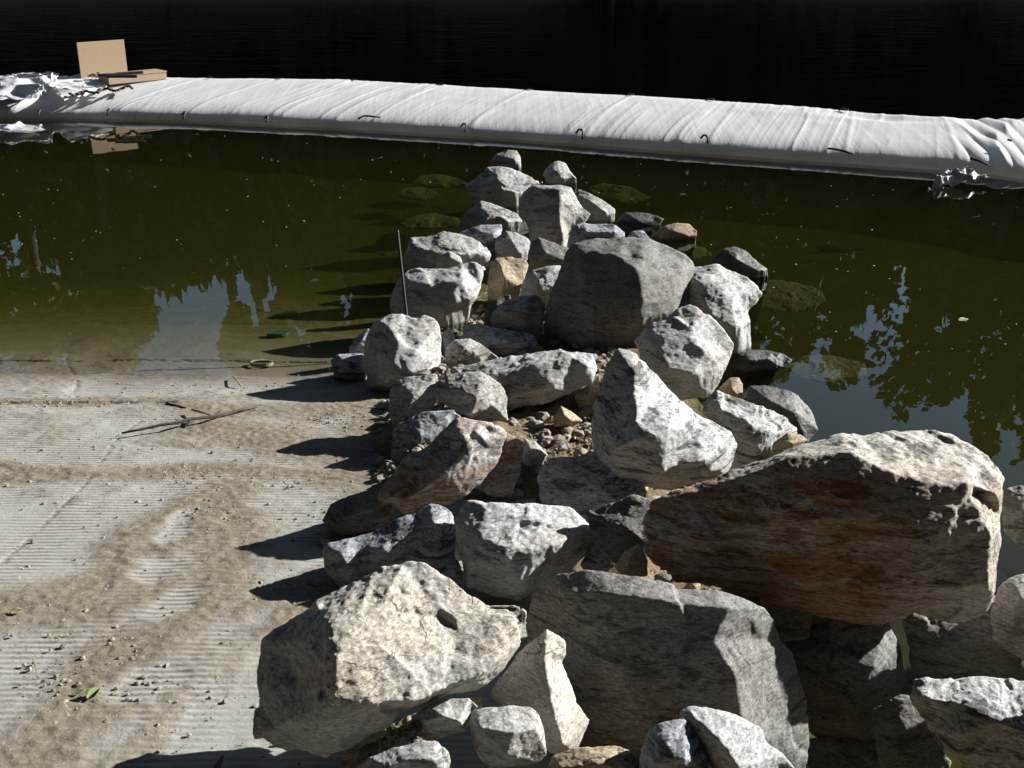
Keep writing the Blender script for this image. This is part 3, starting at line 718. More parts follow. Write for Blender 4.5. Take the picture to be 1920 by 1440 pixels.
# --- foreground
rock('cream', 'largest pale cream boulder at the front left, broad sunlit face and shaded left end',
 '471,1388,10 475,1256,10 490,1200 539,1162 610,1125,10 670,1091 719,1065 760,1050 798,1052 831,1072 876,1114 906,1125 955,1125 985,1134 998,1142 992,1175 978,1211 940,1262 899,1296 835,1307 809,1322 756,1335,60 734,1360,70 685,1393,60 659,1408,50 610,1427,30 558,1433,20 539,1410,10 494,1393,10',
 '625,1144,55 621,1170,95 631,1200,120 629,1256,140 622,1305,140 606,1322,125 622,1361,120 634,1402,70 565,1200,60 560,1270,50 550,1350,70 720,1130,60 800,1130,20 760,1220,95 860,1190,45 840,1265,75 700,1320,125 940,1180,34 900,1235,60 955,1192,30 962,1155,18 835,1290,78 893,1272,64 930,1238,50 785,1312,98 730,1345,100', d=2.56, tilt=.42, T=210, creases=[(i, i+1) for i in range(7)])
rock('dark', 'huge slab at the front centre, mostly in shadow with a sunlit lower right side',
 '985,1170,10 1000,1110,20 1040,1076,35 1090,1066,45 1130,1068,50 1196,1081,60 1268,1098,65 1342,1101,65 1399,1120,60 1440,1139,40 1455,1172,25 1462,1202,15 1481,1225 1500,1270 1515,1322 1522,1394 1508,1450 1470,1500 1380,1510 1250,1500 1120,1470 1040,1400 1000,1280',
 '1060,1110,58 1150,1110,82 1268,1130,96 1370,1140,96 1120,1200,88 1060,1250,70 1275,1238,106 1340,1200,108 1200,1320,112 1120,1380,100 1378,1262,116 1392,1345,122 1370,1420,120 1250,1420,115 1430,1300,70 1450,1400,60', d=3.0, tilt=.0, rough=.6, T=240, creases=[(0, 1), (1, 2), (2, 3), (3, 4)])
rock('cream', 'pointed triangular stone standing against the front slab, with a tiny hooked tip',
 '1026,1165 1045,1185 1062,1200 1071,1222 1060,1230 1052,1240 1080,1310 1105,1350 1125,1390 1122,1400 1080,1412 1040,1416 1000,1402 960,1342 918,1307 925,1285 960,1240 1000,1195',
 '1024,1195,25 1022,1235,38 1030,1290,55 1042,1350,65 1055,1395,50 985,1290,35', d=2.70, tilt=.3, T=70)
rock('grey', 'rounded grey stone at the bottom, right of the pebble heap', '883,1335 905,1326 960,1322 995,1325 1012,1340 1020,1365 1027,1415 1010,1432 960,1440 915,1442 895,1420 885,1390 880,1360', '900,1365,35 960,1375,48 1005,1365,32 960,1345,20 950,1415,40', d=2.5, name='stone', rough=.8)
rock('grey', 'small flat stone left of the rounded stone at the bottom', '770,1345 800,1320 840,1310 880,1308 897,1325 882,1347 872,1370 840,1380 800,1374 776,1367', '830,1342,28 860,1352,25 805,1350,20', d=2.52, name='stone', rough=.8)
rock('pale', 'pale stone cut off by the bottom edge below the pebble heap', '650,1450 690,1420 740,1400 790,1388 820,1390 842,1410 852,1460 760,1490 670,1480', '760,1425,30 810,1425,30 720,1445,30', d=2.42, name='stone')
rock('tan', 'flat brownish stone at the bottom edge between two pale stones', '1020,1455 1035,1415 1090,1400 1160,1397 1198,1412 1205,1455 1180,1490 1060,1490', '1060,1440,25 1120,1432,30 1180,1440,20', d=2.5, name='stone')
rock('blue', 'knobbly bluish stone at the bottom, left half of a close pair', '1198,1455 1200,1400 1215,1372 1235,1356 1275,1348 1292,1350 1302,1375 1325,1410 1345,1460 1300,1500 1220,1490', '1250,1390,30 1280,1420,35 1230,1430,35', d=2.47, name='stone', rough=1.2)
rock('pale', 'pale humped stone at the bottom, right half of a close pair', '1268,1335 1290,1323 1331,1326 1380,1338 1425,1360 1440,1390 1470,1415 1505,1455 1460,1500 1360,1500 1330,1455 1318,1420 1290,1375', '1305,1345,25 1350,1390,45 1385,1440,50 1400,1380,20', d=2.50, name='boulder', creases=[(0, 1), (1, 2)])
rock('rust', 'biggest boulder of all, rust brown front face with a white sunlit top, at the right',
 '1213,935 1294,910,-5 1384,882,-10 1465,847,-20 1514,829,-30 1579,813,-40 1615,819,-45 1684,811,-75 1729,809,-85 1778,815,-80 1823,839,-60 1863,870,-40 1883,890,-25 1883,922 1877,963 1877,1020 1871,1105 1863,1138 1839,1158 1806,1168 1766,1164 1721,1150 1688,1164 1652,1176 1567,1156 1457,1140 1400,1115 1343,1103 1262,1091 1221,1063 1197,1018 1193,979 1201,947',
 '1300,925,25 1384,900,40 1475,862,55 1583,842,62 1668,884,85 1750,910,94 1815,905,96 1872,926,84 1320,1010,55 1450,980,80 1580,970,100 1720,990,112 1862,1000,98 1350,1060,40 1480,1080,60 1600,1110,60 1740,1100,95 1852,1095,92 1690,838,5 1770,868,25', d=3.24, tilt=.12, T=290, strata=.2, rough=.8, creases=[(0, 1), (1, 2), (2, 3), (3, 4), (4, 5), (5, 6), (6, 7)])
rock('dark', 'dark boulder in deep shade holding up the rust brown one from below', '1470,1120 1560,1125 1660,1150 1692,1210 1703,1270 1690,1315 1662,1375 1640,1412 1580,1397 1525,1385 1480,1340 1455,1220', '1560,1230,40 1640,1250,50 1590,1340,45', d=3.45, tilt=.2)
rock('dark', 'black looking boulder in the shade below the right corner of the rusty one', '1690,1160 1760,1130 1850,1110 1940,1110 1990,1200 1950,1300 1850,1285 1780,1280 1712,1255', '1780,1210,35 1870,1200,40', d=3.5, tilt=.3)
rock('streak', 'flat topped grey boulder in the bottom right corner', '1700,1306 1709,1279 1733,1272 1790,1276 1822,1266 1874,1268 1940,1278 2040,1320 2060,1420 1990,1480 1880,1480 1790,1425 1740,1365 1712,1330', '1728,1305,28 1815,1322,48 1870,1350,60 1945,1385,75 1800,1380,45 1900,1300,10', d=2.85, tilt=.55, strata=.4, creases=[(0, 1), (1, 2), (2, 3)])
rock('grey', 'shaded stone at the right edge just behind the rusty boulder', '1878,925 1890,912 1915,909 1960,915 1980,980 1960,1045 1905,1020 1880,1000', '1920,960,20', d=3.75, name='stone')
rock('grey', 'dull stone at the right edge under the strip of blue water', '1852,1150 1872,1097 1900,1078 1945,1070 2000,1090 2015,1200 1930,1245 1862,1215', '1915,1120,24', d=3.42, name='stone')
rock('tan', 'small sunlit stone peeping out left of the rusty boulder', '1150,1063 1172,1032 1199,1018 1216,1050 1215,1082 1165,1082', '1180,1050,15', d=3.3, name='stone', rough=.8)
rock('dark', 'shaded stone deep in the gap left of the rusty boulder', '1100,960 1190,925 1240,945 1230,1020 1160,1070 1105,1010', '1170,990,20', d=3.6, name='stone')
rock('white', 'blocky white boulder behind the cream one, shaded on its left', '857,937 876,936 962,943 1067,947 1090,967 1122,994 1145,1005 1148,1020 1097,1046 1067,1072 1015,1104 974,1132 925,1118 876,1104 865,1057 856,1012 850,975',
 '912,950,10 900,1000,48 897,1024,60 878,1060,35 945,1040,78 1005,1035,70 1075,1005,38 1000,975,30 975,1090,55', anchor=1135, tilt=.45, T=130, creases=[(0, 1), (1, 2), (2, 3)])
rock('blue', 'dark blue wedge of stone at the right of the blocky white boulder', '1085,1060 1110,1020 1148,1002 1156,1060 1120,1090', '1130,1045,12', anchor=1120, name='stone')
rock('blue', 'speckled blue grey boulder leaning behind the left of the cream one', '595,1031 610,1016 662,1005 719,990 756,967 805,943 831,945 850,964 856,994 854,1042 869,1061 878,1104 846,1095 812,1075 760,1075 685,1092 640,1108 614,1104 606,1069',
 '640,1040,34 672,1032,20 720,1030,36 790,985,22 815,975,30 826,1020,34 850,1070,22 660,1075,28', anchor=1108, tilt=.4, T=110)
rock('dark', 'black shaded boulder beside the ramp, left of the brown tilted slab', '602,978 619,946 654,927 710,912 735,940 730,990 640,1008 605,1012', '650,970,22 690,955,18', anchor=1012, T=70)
rock('rust2', 'tilted brown and white slab leaning up to the right', '710,971 707,933 716,911 741,880 766,852 791,828 797,839 835,799 857,780 888,785 922,792 954,805 958,817 944,846 932,871 904,905 872,933 847,946 797,949 760,967 722,988',
 '868,815,35 880,850,42 830,895,48 770,935,35 925,825,18 800,860,20 750,905,15 845,830,20', anchor=985, tilt=.4, T=80, lift=.06)
rock('rust2', 'brown shaded stone wedged behind the tilted slab', '900,830 930,800 955,812 985,830 978,885 960,935 925,935 890,915', '945,860,15', anchor=950, name='stone')
rock('pale', 'narrow grey wedge standing in the soil between slab and pyramid', '976,886 982,820 1004,827 1029,852 1012,882 997,910', '1003,855,16', anchor=920, name='stone')
rock('blue', 'blue grey slab in the shade below the pyramid', '1005,890 1025,858 1110,850 1180,885 1215,920 1205,985 1110,985 1035,965 1008,935', '1090,900,22 1150,930,22 1060,930,20', anchor=985, tilt=.5)
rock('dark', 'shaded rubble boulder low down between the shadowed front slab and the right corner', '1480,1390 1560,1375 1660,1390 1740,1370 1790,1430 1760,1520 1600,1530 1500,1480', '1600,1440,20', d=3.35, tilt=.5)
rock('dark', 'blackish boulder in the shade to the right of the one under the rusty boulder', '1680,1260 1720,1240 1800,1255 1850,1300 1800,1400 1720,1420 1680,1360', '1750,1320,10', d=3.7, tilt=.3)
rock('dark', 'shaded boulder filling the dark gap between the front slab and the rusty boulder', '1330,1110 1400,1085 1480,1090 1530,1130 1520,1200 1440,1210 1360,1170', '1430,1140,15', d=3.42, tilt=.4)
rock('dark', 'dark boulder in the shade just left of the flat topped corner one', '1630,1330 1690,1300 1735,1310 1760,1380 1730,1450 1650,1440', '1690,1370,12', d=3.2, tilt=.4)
for px, py, d_, rr, lb in ((2060, 1330, 2.75, 125, 'unseen grey boulder added past the bottom right corner for shade, beside the flat topped one'), (2150, 1180, 3.2, 150, 'big unseen grey boulder added outside the right edge for shade, beyond the flat topped corner one'), (2120, 1010, 3.7, 120, 'unseen boulder added outside the right edge for shade, near the strip of blue water')):  # boulders added out of view to keep sun off the bottom right
    rock('grey', lb, ' '.join(f'{px+rr*(1+.15*math.sin(3*a+px))*math.cos(a):.0f},{py+rr*.85*(1+.12*math.sin(5*a+py))*math.sin(a):.0f}' for a in np.linspace(0, 6.283, 11)[:-1]), f'{px},{py},50 {px-40},{py-40},30', d=d_)
rock('tan', 'low dirty stone jammed under the cream boulder behind the pebble heap', '630,1440 650,1400 700,1375 770,1340 850,1310 905,1300 915,1330 880,1360 800,1400 720,1450 660,1470', '760,1385,20', d=2.66, T=60, name='stone')
# --- the pyramid and its neighbours
rock('streak', 'tall pyramid shaped white and black boulder with a sharp peak', '1138,661 1154,650 1179,643 1194,661 1207,676 1235,701 1263,736 1285,757 1310,782 1347,795 1372,811 1385,836 1394,857 1391,876 1360,888 1319,900 1260,922 1229,919 1179,906 1138,888 1116,867 1107,823 1112,770 1119,739 1132,682',
 '1188,700,38 1191,750,75 1196,800,100 1185,828,108 1156,840,95 1165,890,40 1225,815,120 1255,800,110 1275,790,70 1318,862,80 1325,890,45 1245,880,90 1130,780,30 1310,815,45 1215,760,60', anchor=920, lift=.10, tilt=.42, T=140, creases=[(0, 1), (1, 2), (2, 3), (3, 4)])
rock('white', 'fissured white boulder behind the pyramid, to the right of its peak', '1187,638 1219,606 1250,594 1269,575 1291,566 1309,575 1331,591 1356,613 1381,647 1391,650 1372,672 1362,697 1369,712 1347,727 1322,749 1281,755 1250,760 1220,730 1205,690',
 '1235,640,28 1290,632,28 1325,660,40 1300,700,48 1250,690,45 1340,690,25 1340,640,8', anchor=790, tilt=.5, lift=.05)
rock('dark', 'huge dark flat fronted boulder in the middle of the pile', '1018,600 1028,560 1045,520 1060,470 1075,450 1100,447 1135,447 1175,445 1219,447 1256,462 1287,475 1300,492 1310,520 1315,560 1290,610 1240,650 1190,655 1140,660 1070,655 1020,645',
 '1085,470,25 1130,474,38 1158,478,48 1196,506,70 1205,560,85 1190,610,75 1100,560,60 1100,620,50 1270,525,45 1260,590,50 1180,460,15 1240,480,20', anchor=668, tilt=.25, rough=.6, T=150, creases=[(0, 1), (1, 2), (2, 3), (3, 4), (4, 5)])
rock('white', 'bright white boulder overhanging the water on the right side', '1300,500 1347,492 1375,506 1403,522 1422,537 1433,550 1422,569 1403,584 1406,600 1419,619 1422,647 1406,657 1381,657 1359,640 1328,630 1290,610 1275,560 1280,515',
 '1310,530,30 1345,535,30 1370,560,32 1330,590,42 1380,620,28 1395,545,14', anchor=675, tilt=.45, T=70)
rock('streak', 'dark streaked boulder at the water behind the rusty one', '1313,773 1326,745 1344,729 1372,742 1404,754 1441,767 1476,786 1497,804 1506,822 1480,845 1441,870 1413,880 1385,870 1365,820 1335,792',
 '1350,765,30 1400,790,40 1450,810,40 1420,840,45 1375,800,35', anchor=885, tilt=.45, strata=.5, lift=-.05)
rock('tan', 'small three sided tip sticking up behind the streaked boulder', '1345,728 1369,707 1385,707 1393,720 1393,752 1365,748', '1372,730,12', anchor=800, name='stone')
rock('wet', 'wet mottled boulder half under water right of the streaked one', '1395,750 1404,723 1435,721 1482,732 1504,748 1522,770 1535,805 1515,835 1470,830 1420,790', '1440,750,22 1490,775,25', anchor=835, lift=-.06, tilt=.5)
rock('tan', 'small tan stone at the edge of the rusty boulder', '1445,840 1450,828 1476,811 1504,814 1515,826 1490,850 1450,865', '1482,830,14', anchor=885, name='stone')
rock('wet', 'wet black boulder at the waterline right of the fissured white one', '1368,692 1381,662 1403,655 1437,655 1469,662 1491,676 1469,690 1437,700 1400,715', '1405,675,20 1440,672,14', anchor=712, lift=-.02, tilt=.6)
rock('wet', 'wet dark boulder behind the bright white one in the right pool', '1332,490 1356,466 1378,461 1397,467 1416,487 1446,509 1448,521 1431,528 1391,520 1350,515', '1380,485,16 1415,505,14', anchor=530, tilt=.6)
# --- left side of the pile
rock('pale', 'tall upright boulder at the left edge by the shoreline', '682,642 701,602 729,589 760,589 779,596 797,588 819,596 829,611 830,642 827,686 819,705 779,722 747,732 729,737 690,728 680,690',
 '715,605,15 729,615,28 747,642,42 737,680,52 727,711,45 765,640,30 782,600,10 780,660,42 812,620,12 800,690,30 770,700,45', anchor=735, tilt=.35, T=70, creases=[(1, 2), (2, 3), (3, 4)])
rock('blue', 'dark stone with a white top at the waterline left of the upright boulder', '618,675 632,663 682,662 690,715 650,717 625,702', '640,672,12 668,680,20 650,700,15', name='stone')
rock('blue', 'bluish stone leaning in shadow behind the left upright boulder', '649,660 666,633 691,614 715,640 700,668 655,668', '675,645,12', anchor=690, name='stone')
rock('grey', 'brown grey angular stone left of the grey block, above the silt', '731,728 740,712 765,706 822,698 826,740 800,790 750,812 735,800 728,760', '775,740,22 760,780,20', d=5.22, T=70)
rock('grey', 'block with a lit right face in front of the long flat slab', '805,723 841,702 872,696 901,696 919,705 941,721 951,742 954,790 919,797 888,790 860,775 841,765 808,745', '903,715,22 894,745,34 882,778,34 855,730,25 925,760,18', anchor=825, tilt=.35, lift=.04, creases=[(0, 1), (1, 2)])
rock('pale', 'long flat slab lying across the middle with a lit top', '810,705 841,689 904,677 997,661 1047,655 1072,660 1091,657 1110,661 1122,677 1122,696 1113,721 1076,736 1029,755 954,773 900,770 840,750',
 '880,712,20 919,706,32 997,684,36 1072,668,24 1030,725,38 960,745,35 1100,685,22', anchor=800, tilt=.35, lift=.06, strata=.3, creases=[(1, 2), (2, 3)])
rock('blue', 'shaded stone under the left end of the tilted slab', '732,870 736,800 790,772 850,768 880,790 850,850 790,890', '790,815,18', d=4.95, T=80)
rock('soil_' if False else 'tan', 'tan stone under the right end of the long flat slab', '1075,740 1110,715 1124,700 1128,745 1110,775 1085,772', '1105,740,12', anchor=815, name='stone')
rock('tan', 'small pointed tan stone on the bare soil left of the pyramid', '1035,782 1051,760 1072,771 1094,789 1072,803 1038,801', '1058,778,14 1070,788,14', anchor=812, lift=.10, name='stone', rough=.7)
rock('grey', 'peaked grey stone between the upright boulder and the flat slab', '829,685 835,652 851,636 882,633 901,642 919,658 938,671 936,682 905,692 860,700', '870,650,18 895,665,15 855,675,20', anchor=725, name='stone')
rock('pale', 'little pale stone behind the right shoulder of the upright boulder', '828,625 845,613 854,630 852,652 830,655', '842,635,10', anchor=690, name='stone')
rock('blue', 'blue shaded stone in the hollow left of the huge dark boulder', '865,612 895,605 920,612 1000,625 1015,652 960,668 900,660 862,635', '930,635,16 980,645,14', anchor=690, tilt=.5)
rock('grey', 'rounded stone with a lit top left of the huge dark boulder', '915,600 925,582 944,564 976,553 1010,553 1026,570 1022,600 1010,630 966,642 922,612', '945,582,18 990,575,22 985,610,28 1005,568,12', anchor=660, tilt=.45)
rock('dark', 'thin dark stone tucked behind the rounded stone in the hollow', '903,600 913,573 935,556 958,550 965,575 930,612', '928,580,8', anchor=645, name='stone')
rock('pale', 'wide boulder with a flat lit top right of the steel rod', '729,570 735,545 747,526 760,507 785,501 829,503 866,495 891,487 913,495 916,504 907,517 905,539 897,557 879,579 847,609 835,613 815,612 772,606 735,600',
 '765,528,20 800,533,32 835,526,36 868,530,40 885,560,30 830,575,42 780,575,32 895,510,12 880,512,12', anchor=618, tilt=.35, T=75, creases=[(0, 1), (1, 2), (2, 3), (3, 4)])
rock('pale', 'flat topped slab behind the wide lit boulder, near the tip of the rod', '755,492 763,457 769,445 810,442 832,433 860,436 891,448 916,464 924,476 919,495 872,508 826,508 763,506', '772,462,14 810,472,24 860,476,26 900,474,16 830,492,24', anchor=520, tilt=.6, T=60, creases=[(0, 1), (1, 2)])
rock('blue', 'pointed bluish white stone behind the flat topped slab', '858,437 882,426 904,421 941,420 943,432 937,452 926,476 890,460', '900,434,10 925,440,14', anchor=505, tilt=.5, name='stone')
rock('pale', 'cracked white stone between the pointed one and the dark one', '928,447 950,432 966,435 994,448 997,460 987,480 966,494 925,485', '960,452,12 970,470,16', anchor=510, name='stone')
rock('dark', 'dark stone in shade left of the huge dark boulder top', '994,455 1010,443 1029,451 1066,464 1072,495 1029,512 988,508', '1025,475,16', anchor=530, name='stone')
rock('tan', 'upright stone with a brown lit right face in the middle', '912,537 918,490 932,482 960,481 988,488 992,498 984,522 978,540 940,570 912,560', '938,495,16 945,520,24 965,510,12', anchor=580, tilt=.35)
rock('pale', 'speckled pale stone left of the huge dark boulder', '973,555 979,526 997,507 1029,498 1050,495 1060,505 1045,540 1025,566 990,562', '1010,525,18 1030,510,12', anchor=590, name='stone')
rock('cream', 'thin flat tan stone under the edge of the flat topped slab', '812,492 820,477 845,470 866,482 870,498 835,502', '845,484,8', d=7.95, name='stone')
# --- far end of the pile
rock('grey', 'dark faced stone with a small lit corner at the far left of the pile', '858,425 869,401 901,375 919,379 951,392 969,401 981,415 962,434 947,440 904,442 865,440', '905,392,10 935,405,16 950,415,20 900,420,16 945,400,10', anchor=448, tilt=.5)
rock('grey', 'upright boulder split into dark left and lit right faces at the far end', '969,389 979,361 997,347 1051,345 1072,351 1079,364 1091,386 1110,401 1118,416 1091,425 1069,440 1060,465 1040,475 997,455 988,426', '1049,355,22 1050,401,32 1054,445,26 1005,375,14 1010,415,22 1085,400,8', anchor=475, tilt=.3, T=60, creases=[(0, 1), (1, 2)])
rock('white', 'low white topped boulder reaching out to the far left water', '868,348 891,332 913,314 935,311 966,317 997,332 1035,342 1010,355 985,372 969,392 935,388 890,378', '925,322,8 935,334,18 942,355,22 965,362,18 1000,342,8 905,345,10', anchor=395, tilt=.5, creases=[(0, 1), (1, 2)])
rock('grey', 'farthest rock of the pile, flat topped, nearest the dam', '918,301 929,289 951,281 969,281 977,292 980,323 954,321 917,315', '950,295,10 965,300,10', anchor=322, tilt=.4, name='stone')
rock('white', 'peaked white stone at the far right end of the pile', '1014,328 1029,307 1047,300 1060,304 1072,323 1090,344 1066,352 1036,348', '1045,322,12 1035,318,10', anchor=352, tilt=.5, name='stone')
rock('grey', 'leaning slab with a light rim right of the split boulder', '1077,363 1085,353 1104,361 1138,379 1154,392 1155,409 1138,421 1112,424 1091,400', '1108,378,12 1135,398,12', anchor=425, tilt=.45, name='stone')
rock('wet', 'low rock just breaking the surface at the far right', '1152,419 1170,397 1216,399 1247,410 1240,430 1183,436', '1195,412,6', anchor=432, tilt=.9, lift=-.03, name='stone')
rock('pink', 'rounded pinkish brown rock in the water at the right', '1217,443 1241,425 1266,417 1294,419 1310,434 1306,447 1266,455 1229,453', '1262,432,12', anchor=452, tilt=.6, name='stone', rough=.6)
rock('blue', 'bluish stone behind the top of the huge dark boulder', '1060,460 1072,425 1091,417 1125,420 1150,419 1174,436 1172,465 1110,475', '1100,435,12 1150,435,10', anchor=500, tilt=.5)
rock('blue', 'little bluish stone right behind the huge dark boulder', '1166,455 1185,433 1206,431 1222,449 1210,470 1175,470', '1195,443,8', anchor=490, name='stone')
# --- small stones wedged in the gaps
for k, (px, py, rr) in enumerate(((1005, 800, 17), (985, 845, 14), (1050, 838, 20), (1088, 850, 16), (1015, 832, 11), (1128, 835, 14), (1000, 925, 16), (1060, 935, 13), (960, 790, 12), (842, 826, 15), (765, 842, 17), (726, 880, 16), (700, 905, 13), (1290, 775, 16), (1180, 700, 14), (1102, 800, 13), (866, 602, 13), (900, 585, 12), (948, 552, 11), (1005, 478, 12), (1245, 1083, 22), (1300, 1100, 20), (886, 1132, 16), (590, 1098, 17), (606, 1020, 15), (720, 762, 15), (1230, 760, 15), (960, 648, 12), (1110, 672, 14), (842, 700, 13), (1140, 1085, 20), (1220, 1000, 18))):
    rs2 = random.Random(k+50); v = ray(px, py+rr*.4); t = 1.5; p = CP+t*v
    while t < 9 and p[2] > max(float(mound_z(np.array([p[0]]), np.array([p[1]]))[0]), SLOPE*(SHORE-p[1]) if p[0] < -.3 else -9): t += .02; p = CP+t*v
    al = sorted(rs2.uniform(-.35, .35)+6.283*q/8 for q in range(8))
    rock(('grey', 'pale', 'dark', 'tan', 'blue', 'rust2')[k % 6], 'small loose stone wedged in the gaps between the big boulders', ' '.join(f'{px+rr*rs2.uniform(.75, 1.3)*math.cos(a_):.1f},{py+rr*.75*rs2.uniform(.75, 1.25)*math.sin(a_):.1f}' for a_ in al), f'{px+rs2.uniform(-3, 3):.1f},{py:.1f},{rr*.5:.1f}', d=depth_of(p)-.01, name='stone')['group'] = 'small stones in the gaps of the pile'
# --- rocks lying under water
def sunken(label, outline, dz, name='boulder'):
    o = [tuple(map(float, q.split(','))) for q in outline.split()]; c = np.mean(o, 0)
    v = ray(*c); d_ = (dz-.09-CAMZ)/v[2]
    ob = rock('algae', label, outline, f'{c[0]},{c[1]},6', d=d_, tilt=1.5, name=name, rough=1.0, T=30); return ob
sunken('sunken olive rock left of the far tip, the longer one', '768,342 790,328 815,325 850,330 884,346 840,354 800,352', -.10)
sunken('sunken olive rock left of the far tip, nearer the camera', '735,362 760,351 795,350 832,364 800,378 755,374', -.12)
sunken('sunken olive rock left of the dark faced stone', '745,420 775,404 815,398 862,408 868,425 810,432 760,430', -.10)
sunken('sunken rock below the tip of the steel rod', '690,470 715,440 750,432 775,448 770,475 720,482', -.10)
sunken('sunken brown rock trailing from the wet dark boulder on the right', '1400,535 1440,522 1500,530 1545,545 1555,568 1490,590 1420,580', -.10)
sunken('sunken tan rock beside the wet black boulder at the right', '1460,690 1500,668 1560,665 1625,680 1630,705 1560,720 1490,712', -.09)
sunken('sunken rock right of the leaning slab near the dam', '1095,352 1130,342 1180,350 1230,372 1180,385 1120,372', -.12)
sunken('sunken olive rock right of the pinkish one', '1200,462 1260,455 1320,462 1340,480 1290,490 1225,482', -.10)

# ---------------------------------------------------------------- trees on the far bank (seen mirrored in the water)
def crown_mesh(seed, h, r, nleaf, leaf=.34, gap=.35):
    rs = np.random.RandomState(seed); cl = []
    while len(cl) < 46:
        p = rs.uniform(-1, 1, 3)
        if np.linalg.norm(p) < 1 and fbm((p*2.3)[None], 2, seed)[0] > -gap: cl.append(p)
    cl = np.array(cl); rad = rs.uniform(.14, .32, len(cl))
    i = rs.randint(0, len(cl), nleaf); q = rs.normal(size=(nleaf, 3)); q /= np.linalg.norm(q, axis=1)[:, None]
    P = cl[i] + q*(rad[i]*rs.uniform(.2, 1.0, nleaf)**.5)[:, None]
    P = P*np.array([r, r, h/2])
    a = rs.normal(size=(nleaf, 3)); a /= np.linalg.norm(a, axis=1)[:, None]; b = np.cross(a, rs.normal(size=(nleaf, 3))); b /= np.linalg.norm(b, axis=1)[:, None]
    s = leaf*rs.uniform(.5, 1.2, (nleaf, 1)); a = a*s; b = b*s*.6
    V = np.stack([P-a, P+b, P+a, P-b], 1).reshape(-1, 3); Fc = np.arange(nleaf*4).reshape(-1, 4)
    return V, Fc, cl*np.array([r, r, h/2])
def trunk_mesh(seed, base_h, cl, r0):
    V = []; Fc = []; rs = random.Random(seed)
    def limb(p, q, ra, rb, n=6):
        p = np.array(p); q = np.array(q); d = (q-p)/np.linalg.norm(q-p); a = np.cross(d, [.3, .9, .1]); a /= np.linalg.norm(a); b = np.cross(d, a); k = len(V)
        pts = [p, p+(q-p)*.5+np.array([rs.uniform(-.1, .1) for _ in range(3)])*np.linalg.norm(q-p)*.4, q]
        for pt, r_ in zip(pts, (ra, (ra+rb)/2, rb)):
            for t in range(n): V.append(pt+r_*(math.cos(2*math.pi*t/n)*a+math.sin(2*math.pi*t/n)*b))
        for s_ in range(2):
            for t in range(n): Fc.append((k+s_*n+t, k+s_*n+(t+1) % n, k+(s_+1)*n+(t+1) % n, k+(s_+1)*n+t))
    zt = cl[:, 2].max()*.7
    limb((0, 0, -base_h), (0, 0, 0), r0, r0*.6, 8); limb((0, 0, 0), (cl[0][0]*.2, cl[0][1]*.2, zt), r0*.6, r0*.15)
    for c in cl[1:22]:
        z0 = min(c[2]-.3*abs(c[0])-.3, zt*.9); limb((0, 0, max(-base_h*.4, z0)), c, r0*.25, r0*.05, 5)
    return V, Fc
def plant_tree(x, y, zg, h, r, base_h, seed, nleaf, label, mat='crown', protos={}):
    e = bpy.data.objects.new('tree', None); e.location = (x, y, zg); link(e)
    tag(e, label, 'tree', 'trees on the far bank mirrored in the pool')
    V, Fc, cl = crown_mesh(seed, h, r, nleaf)
    off = np.array([0, 0, base_h+h/2*.85])
    c = mesh_np('crown', V+off, Fc, M[mat], e, smooth=False)
    tv_, tf = trunk_mesh(seed, base_h+h/2*.85, cl, .22+.012*h); mesh_np('trunk', np.array(tv_)+off, tf, M['bark'], e)
def gz(y): return -1.55+float(np.interp(y, [40, 46, 60, 160], [0, 2.6, 4.0, 16]))
def at_px_tree(px, Yd): return (px-960)/F/.90*Yd
TL = 'dark leafy tree on the far bank, seen only mirrored in the water'
for i, (px, Yd, htop, r, *hi) in enumerate(((1500, 50, 19.5, 3.6), (1800, 48, 23.5, 4.2), (1960, 52, 24, 4.5), (1330, 50, 23, 4.2), (1150, 52, 24, 5), (960, 50, 23, 4.6), (815, 52, 21, 2.4), (640, 50, 22.5, 2.3), (515, 54, 23, 1.9, .62), (395, 52, 15.0, 2.0), (255, 50, 20, 2.6), (120, 53, 22, 2.0, .62), (5, 50, 21, 2.2), (728, 54, 22, 1.6, .6), (-120, 52, 22, 4), (2180, 52, 25, 5))):
    zg = gz(Yd); H = htop-zg; bh = H*(hi[0] if hi else .28)
    plant_tree(at_px_tree(px, Yd), Yd, zg, H-bh, r, bh, 100+i, 5200, TL, 'crown' if i % 2 else 'crown2')
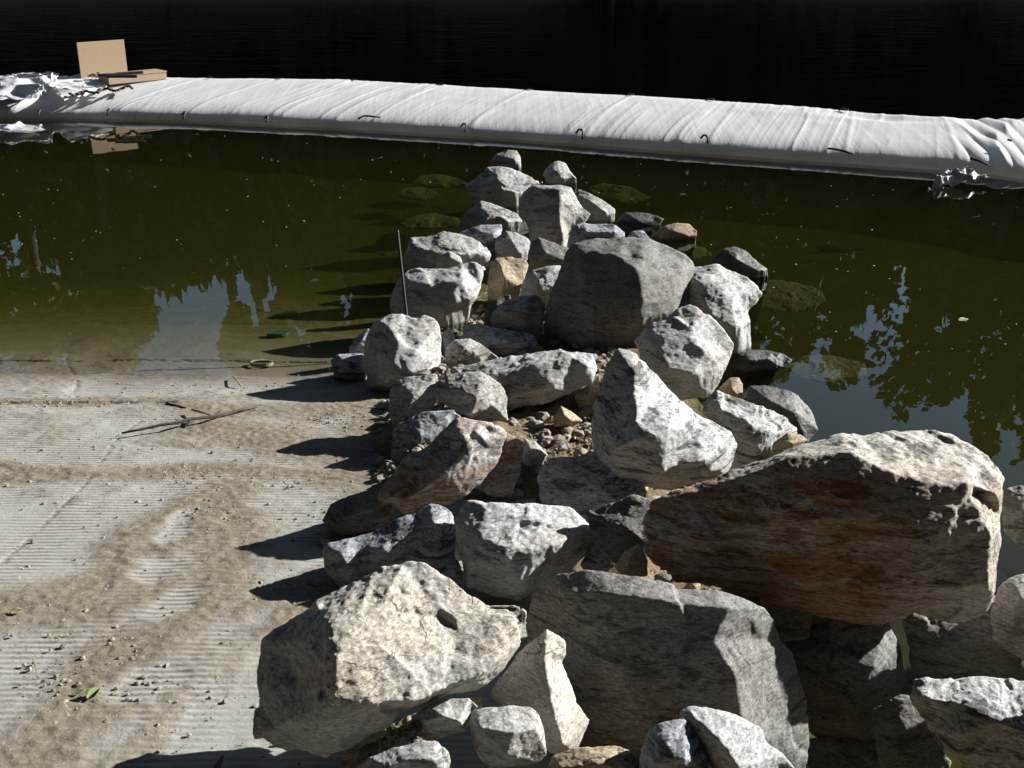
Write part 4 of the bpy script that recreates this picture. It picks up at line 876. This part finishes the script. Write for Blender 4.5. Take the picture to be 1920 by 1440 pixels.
# unseen tree crowns added behind and over the viewer to block most skylight
rs = np.random.RandomState(15); VV = []; FF = []; nn = 0; protos = [crown_mesh(300+k, 1, 1, 2600, .15)[:2] for k in range(4)]
def crown_at(x, y, z, r, h):
    global nn
    V, Fc = protos[rs.randint(4)]; a = rs.rand()*6.28; R = np.array([[math.cos(a), -math.sin(a), 0], [math.sin(a), math.cos(a), 0], [0, 0, 1]])
    V2 = (V*np.array([r, r, h]))@R.T + np.array([x, y, z]); VV.append(V2); FF.append(Fc+nn); nn += len(V2)
for k in range(70):       # added canopy overhead, blocks the upper sky
    crown_at(rs.uniform(-26, 22), rs.uniform(-22, 17), rs.uniform(16, 22), rs.uniform(4, 6), rs.uniform(5, 8))
for k in range(80):       # added walls of crowns to the left and behind, block the lower sky
    if k % 2: x, y = rs.uniform(-34, -15), rs.uniform(-30, 18)
    else: x, y = rs.uniform(-30, 40), rs.uniform(-34, -10)
    crown_at(x, y, rs.uniform(3, 15), rs.uniform(3.5, 5.5), rs.uniform(7, 12))
for q in range(14):       # unseen clump added on the right to shade the ground behind the viewer
    t = rs.uniform(13, 24); o = rs.uniform(-9.5, -2.6); crown_at(.9135*t-.407*0, o+.407*t, rs.uniform(1.5, 9.5), 2.6, 3.4)
tag(mesh_np('forest', np.concatenate(VV), np.concatenate(FF), M['crown2'], smooth=False), 'unseen leafy crowns added around the viewer to block skylight and low sun', 'forest', kind='stuff')
# the wood behind reads as one mass
rs = np.random.RandomState(5); VV = []; FF = []; nn = 0; protos = [crown_mesh(200+k, 1, 1, 2200, .13)[:2] for k in range(5)]
for k in range(120):
    x = rs.uniform(-75, 75); y = rs.uniform(56, 75); px = x/y*.9*F+960
    H = rs.uniform(13, 19)
    if 1560 < px < 1740 or 465 < px < 575 or 90 < px < 165 or 690 < px < 760: H = rs.uniform(6.5, 9.0)
    elif px < 620: H = rs.uniform(10, 15.5)
    r = rs.uniform(3.5, 5.5); zg = gz(y); V, Fc = protos[k % 5]
    V2 = V*np.array([r, r, H*1.0]) + np.array([x, y, zg+H*.5]); VV.append(V2); FF.append(Fc+nn); nn += len(V2)
for k in range(170):      # undergrowth down to the waterline
    x = -70+140*k/170+rs.uniform(-.5, .5); y = rs.uniform(42.5, 47); V, Fc = protos[k % 5]; r = rs.uniform(1.4, 2.4); H = rs.uniform(2.5, 6)
    V2 = V*np.array([r, r, H]) + np.array([x, y, gz(y)+H*.42]); VV.append(V2); FF.append(Fc+nn); nn += len(V2)
wood = mesh_np('forest', np.concatenate(VV), np.concatenate(FF), M['crown2'], smooth=False)
tag(wood, 'dark wood covering the far bank above the river', 'forest', kind='stuff')
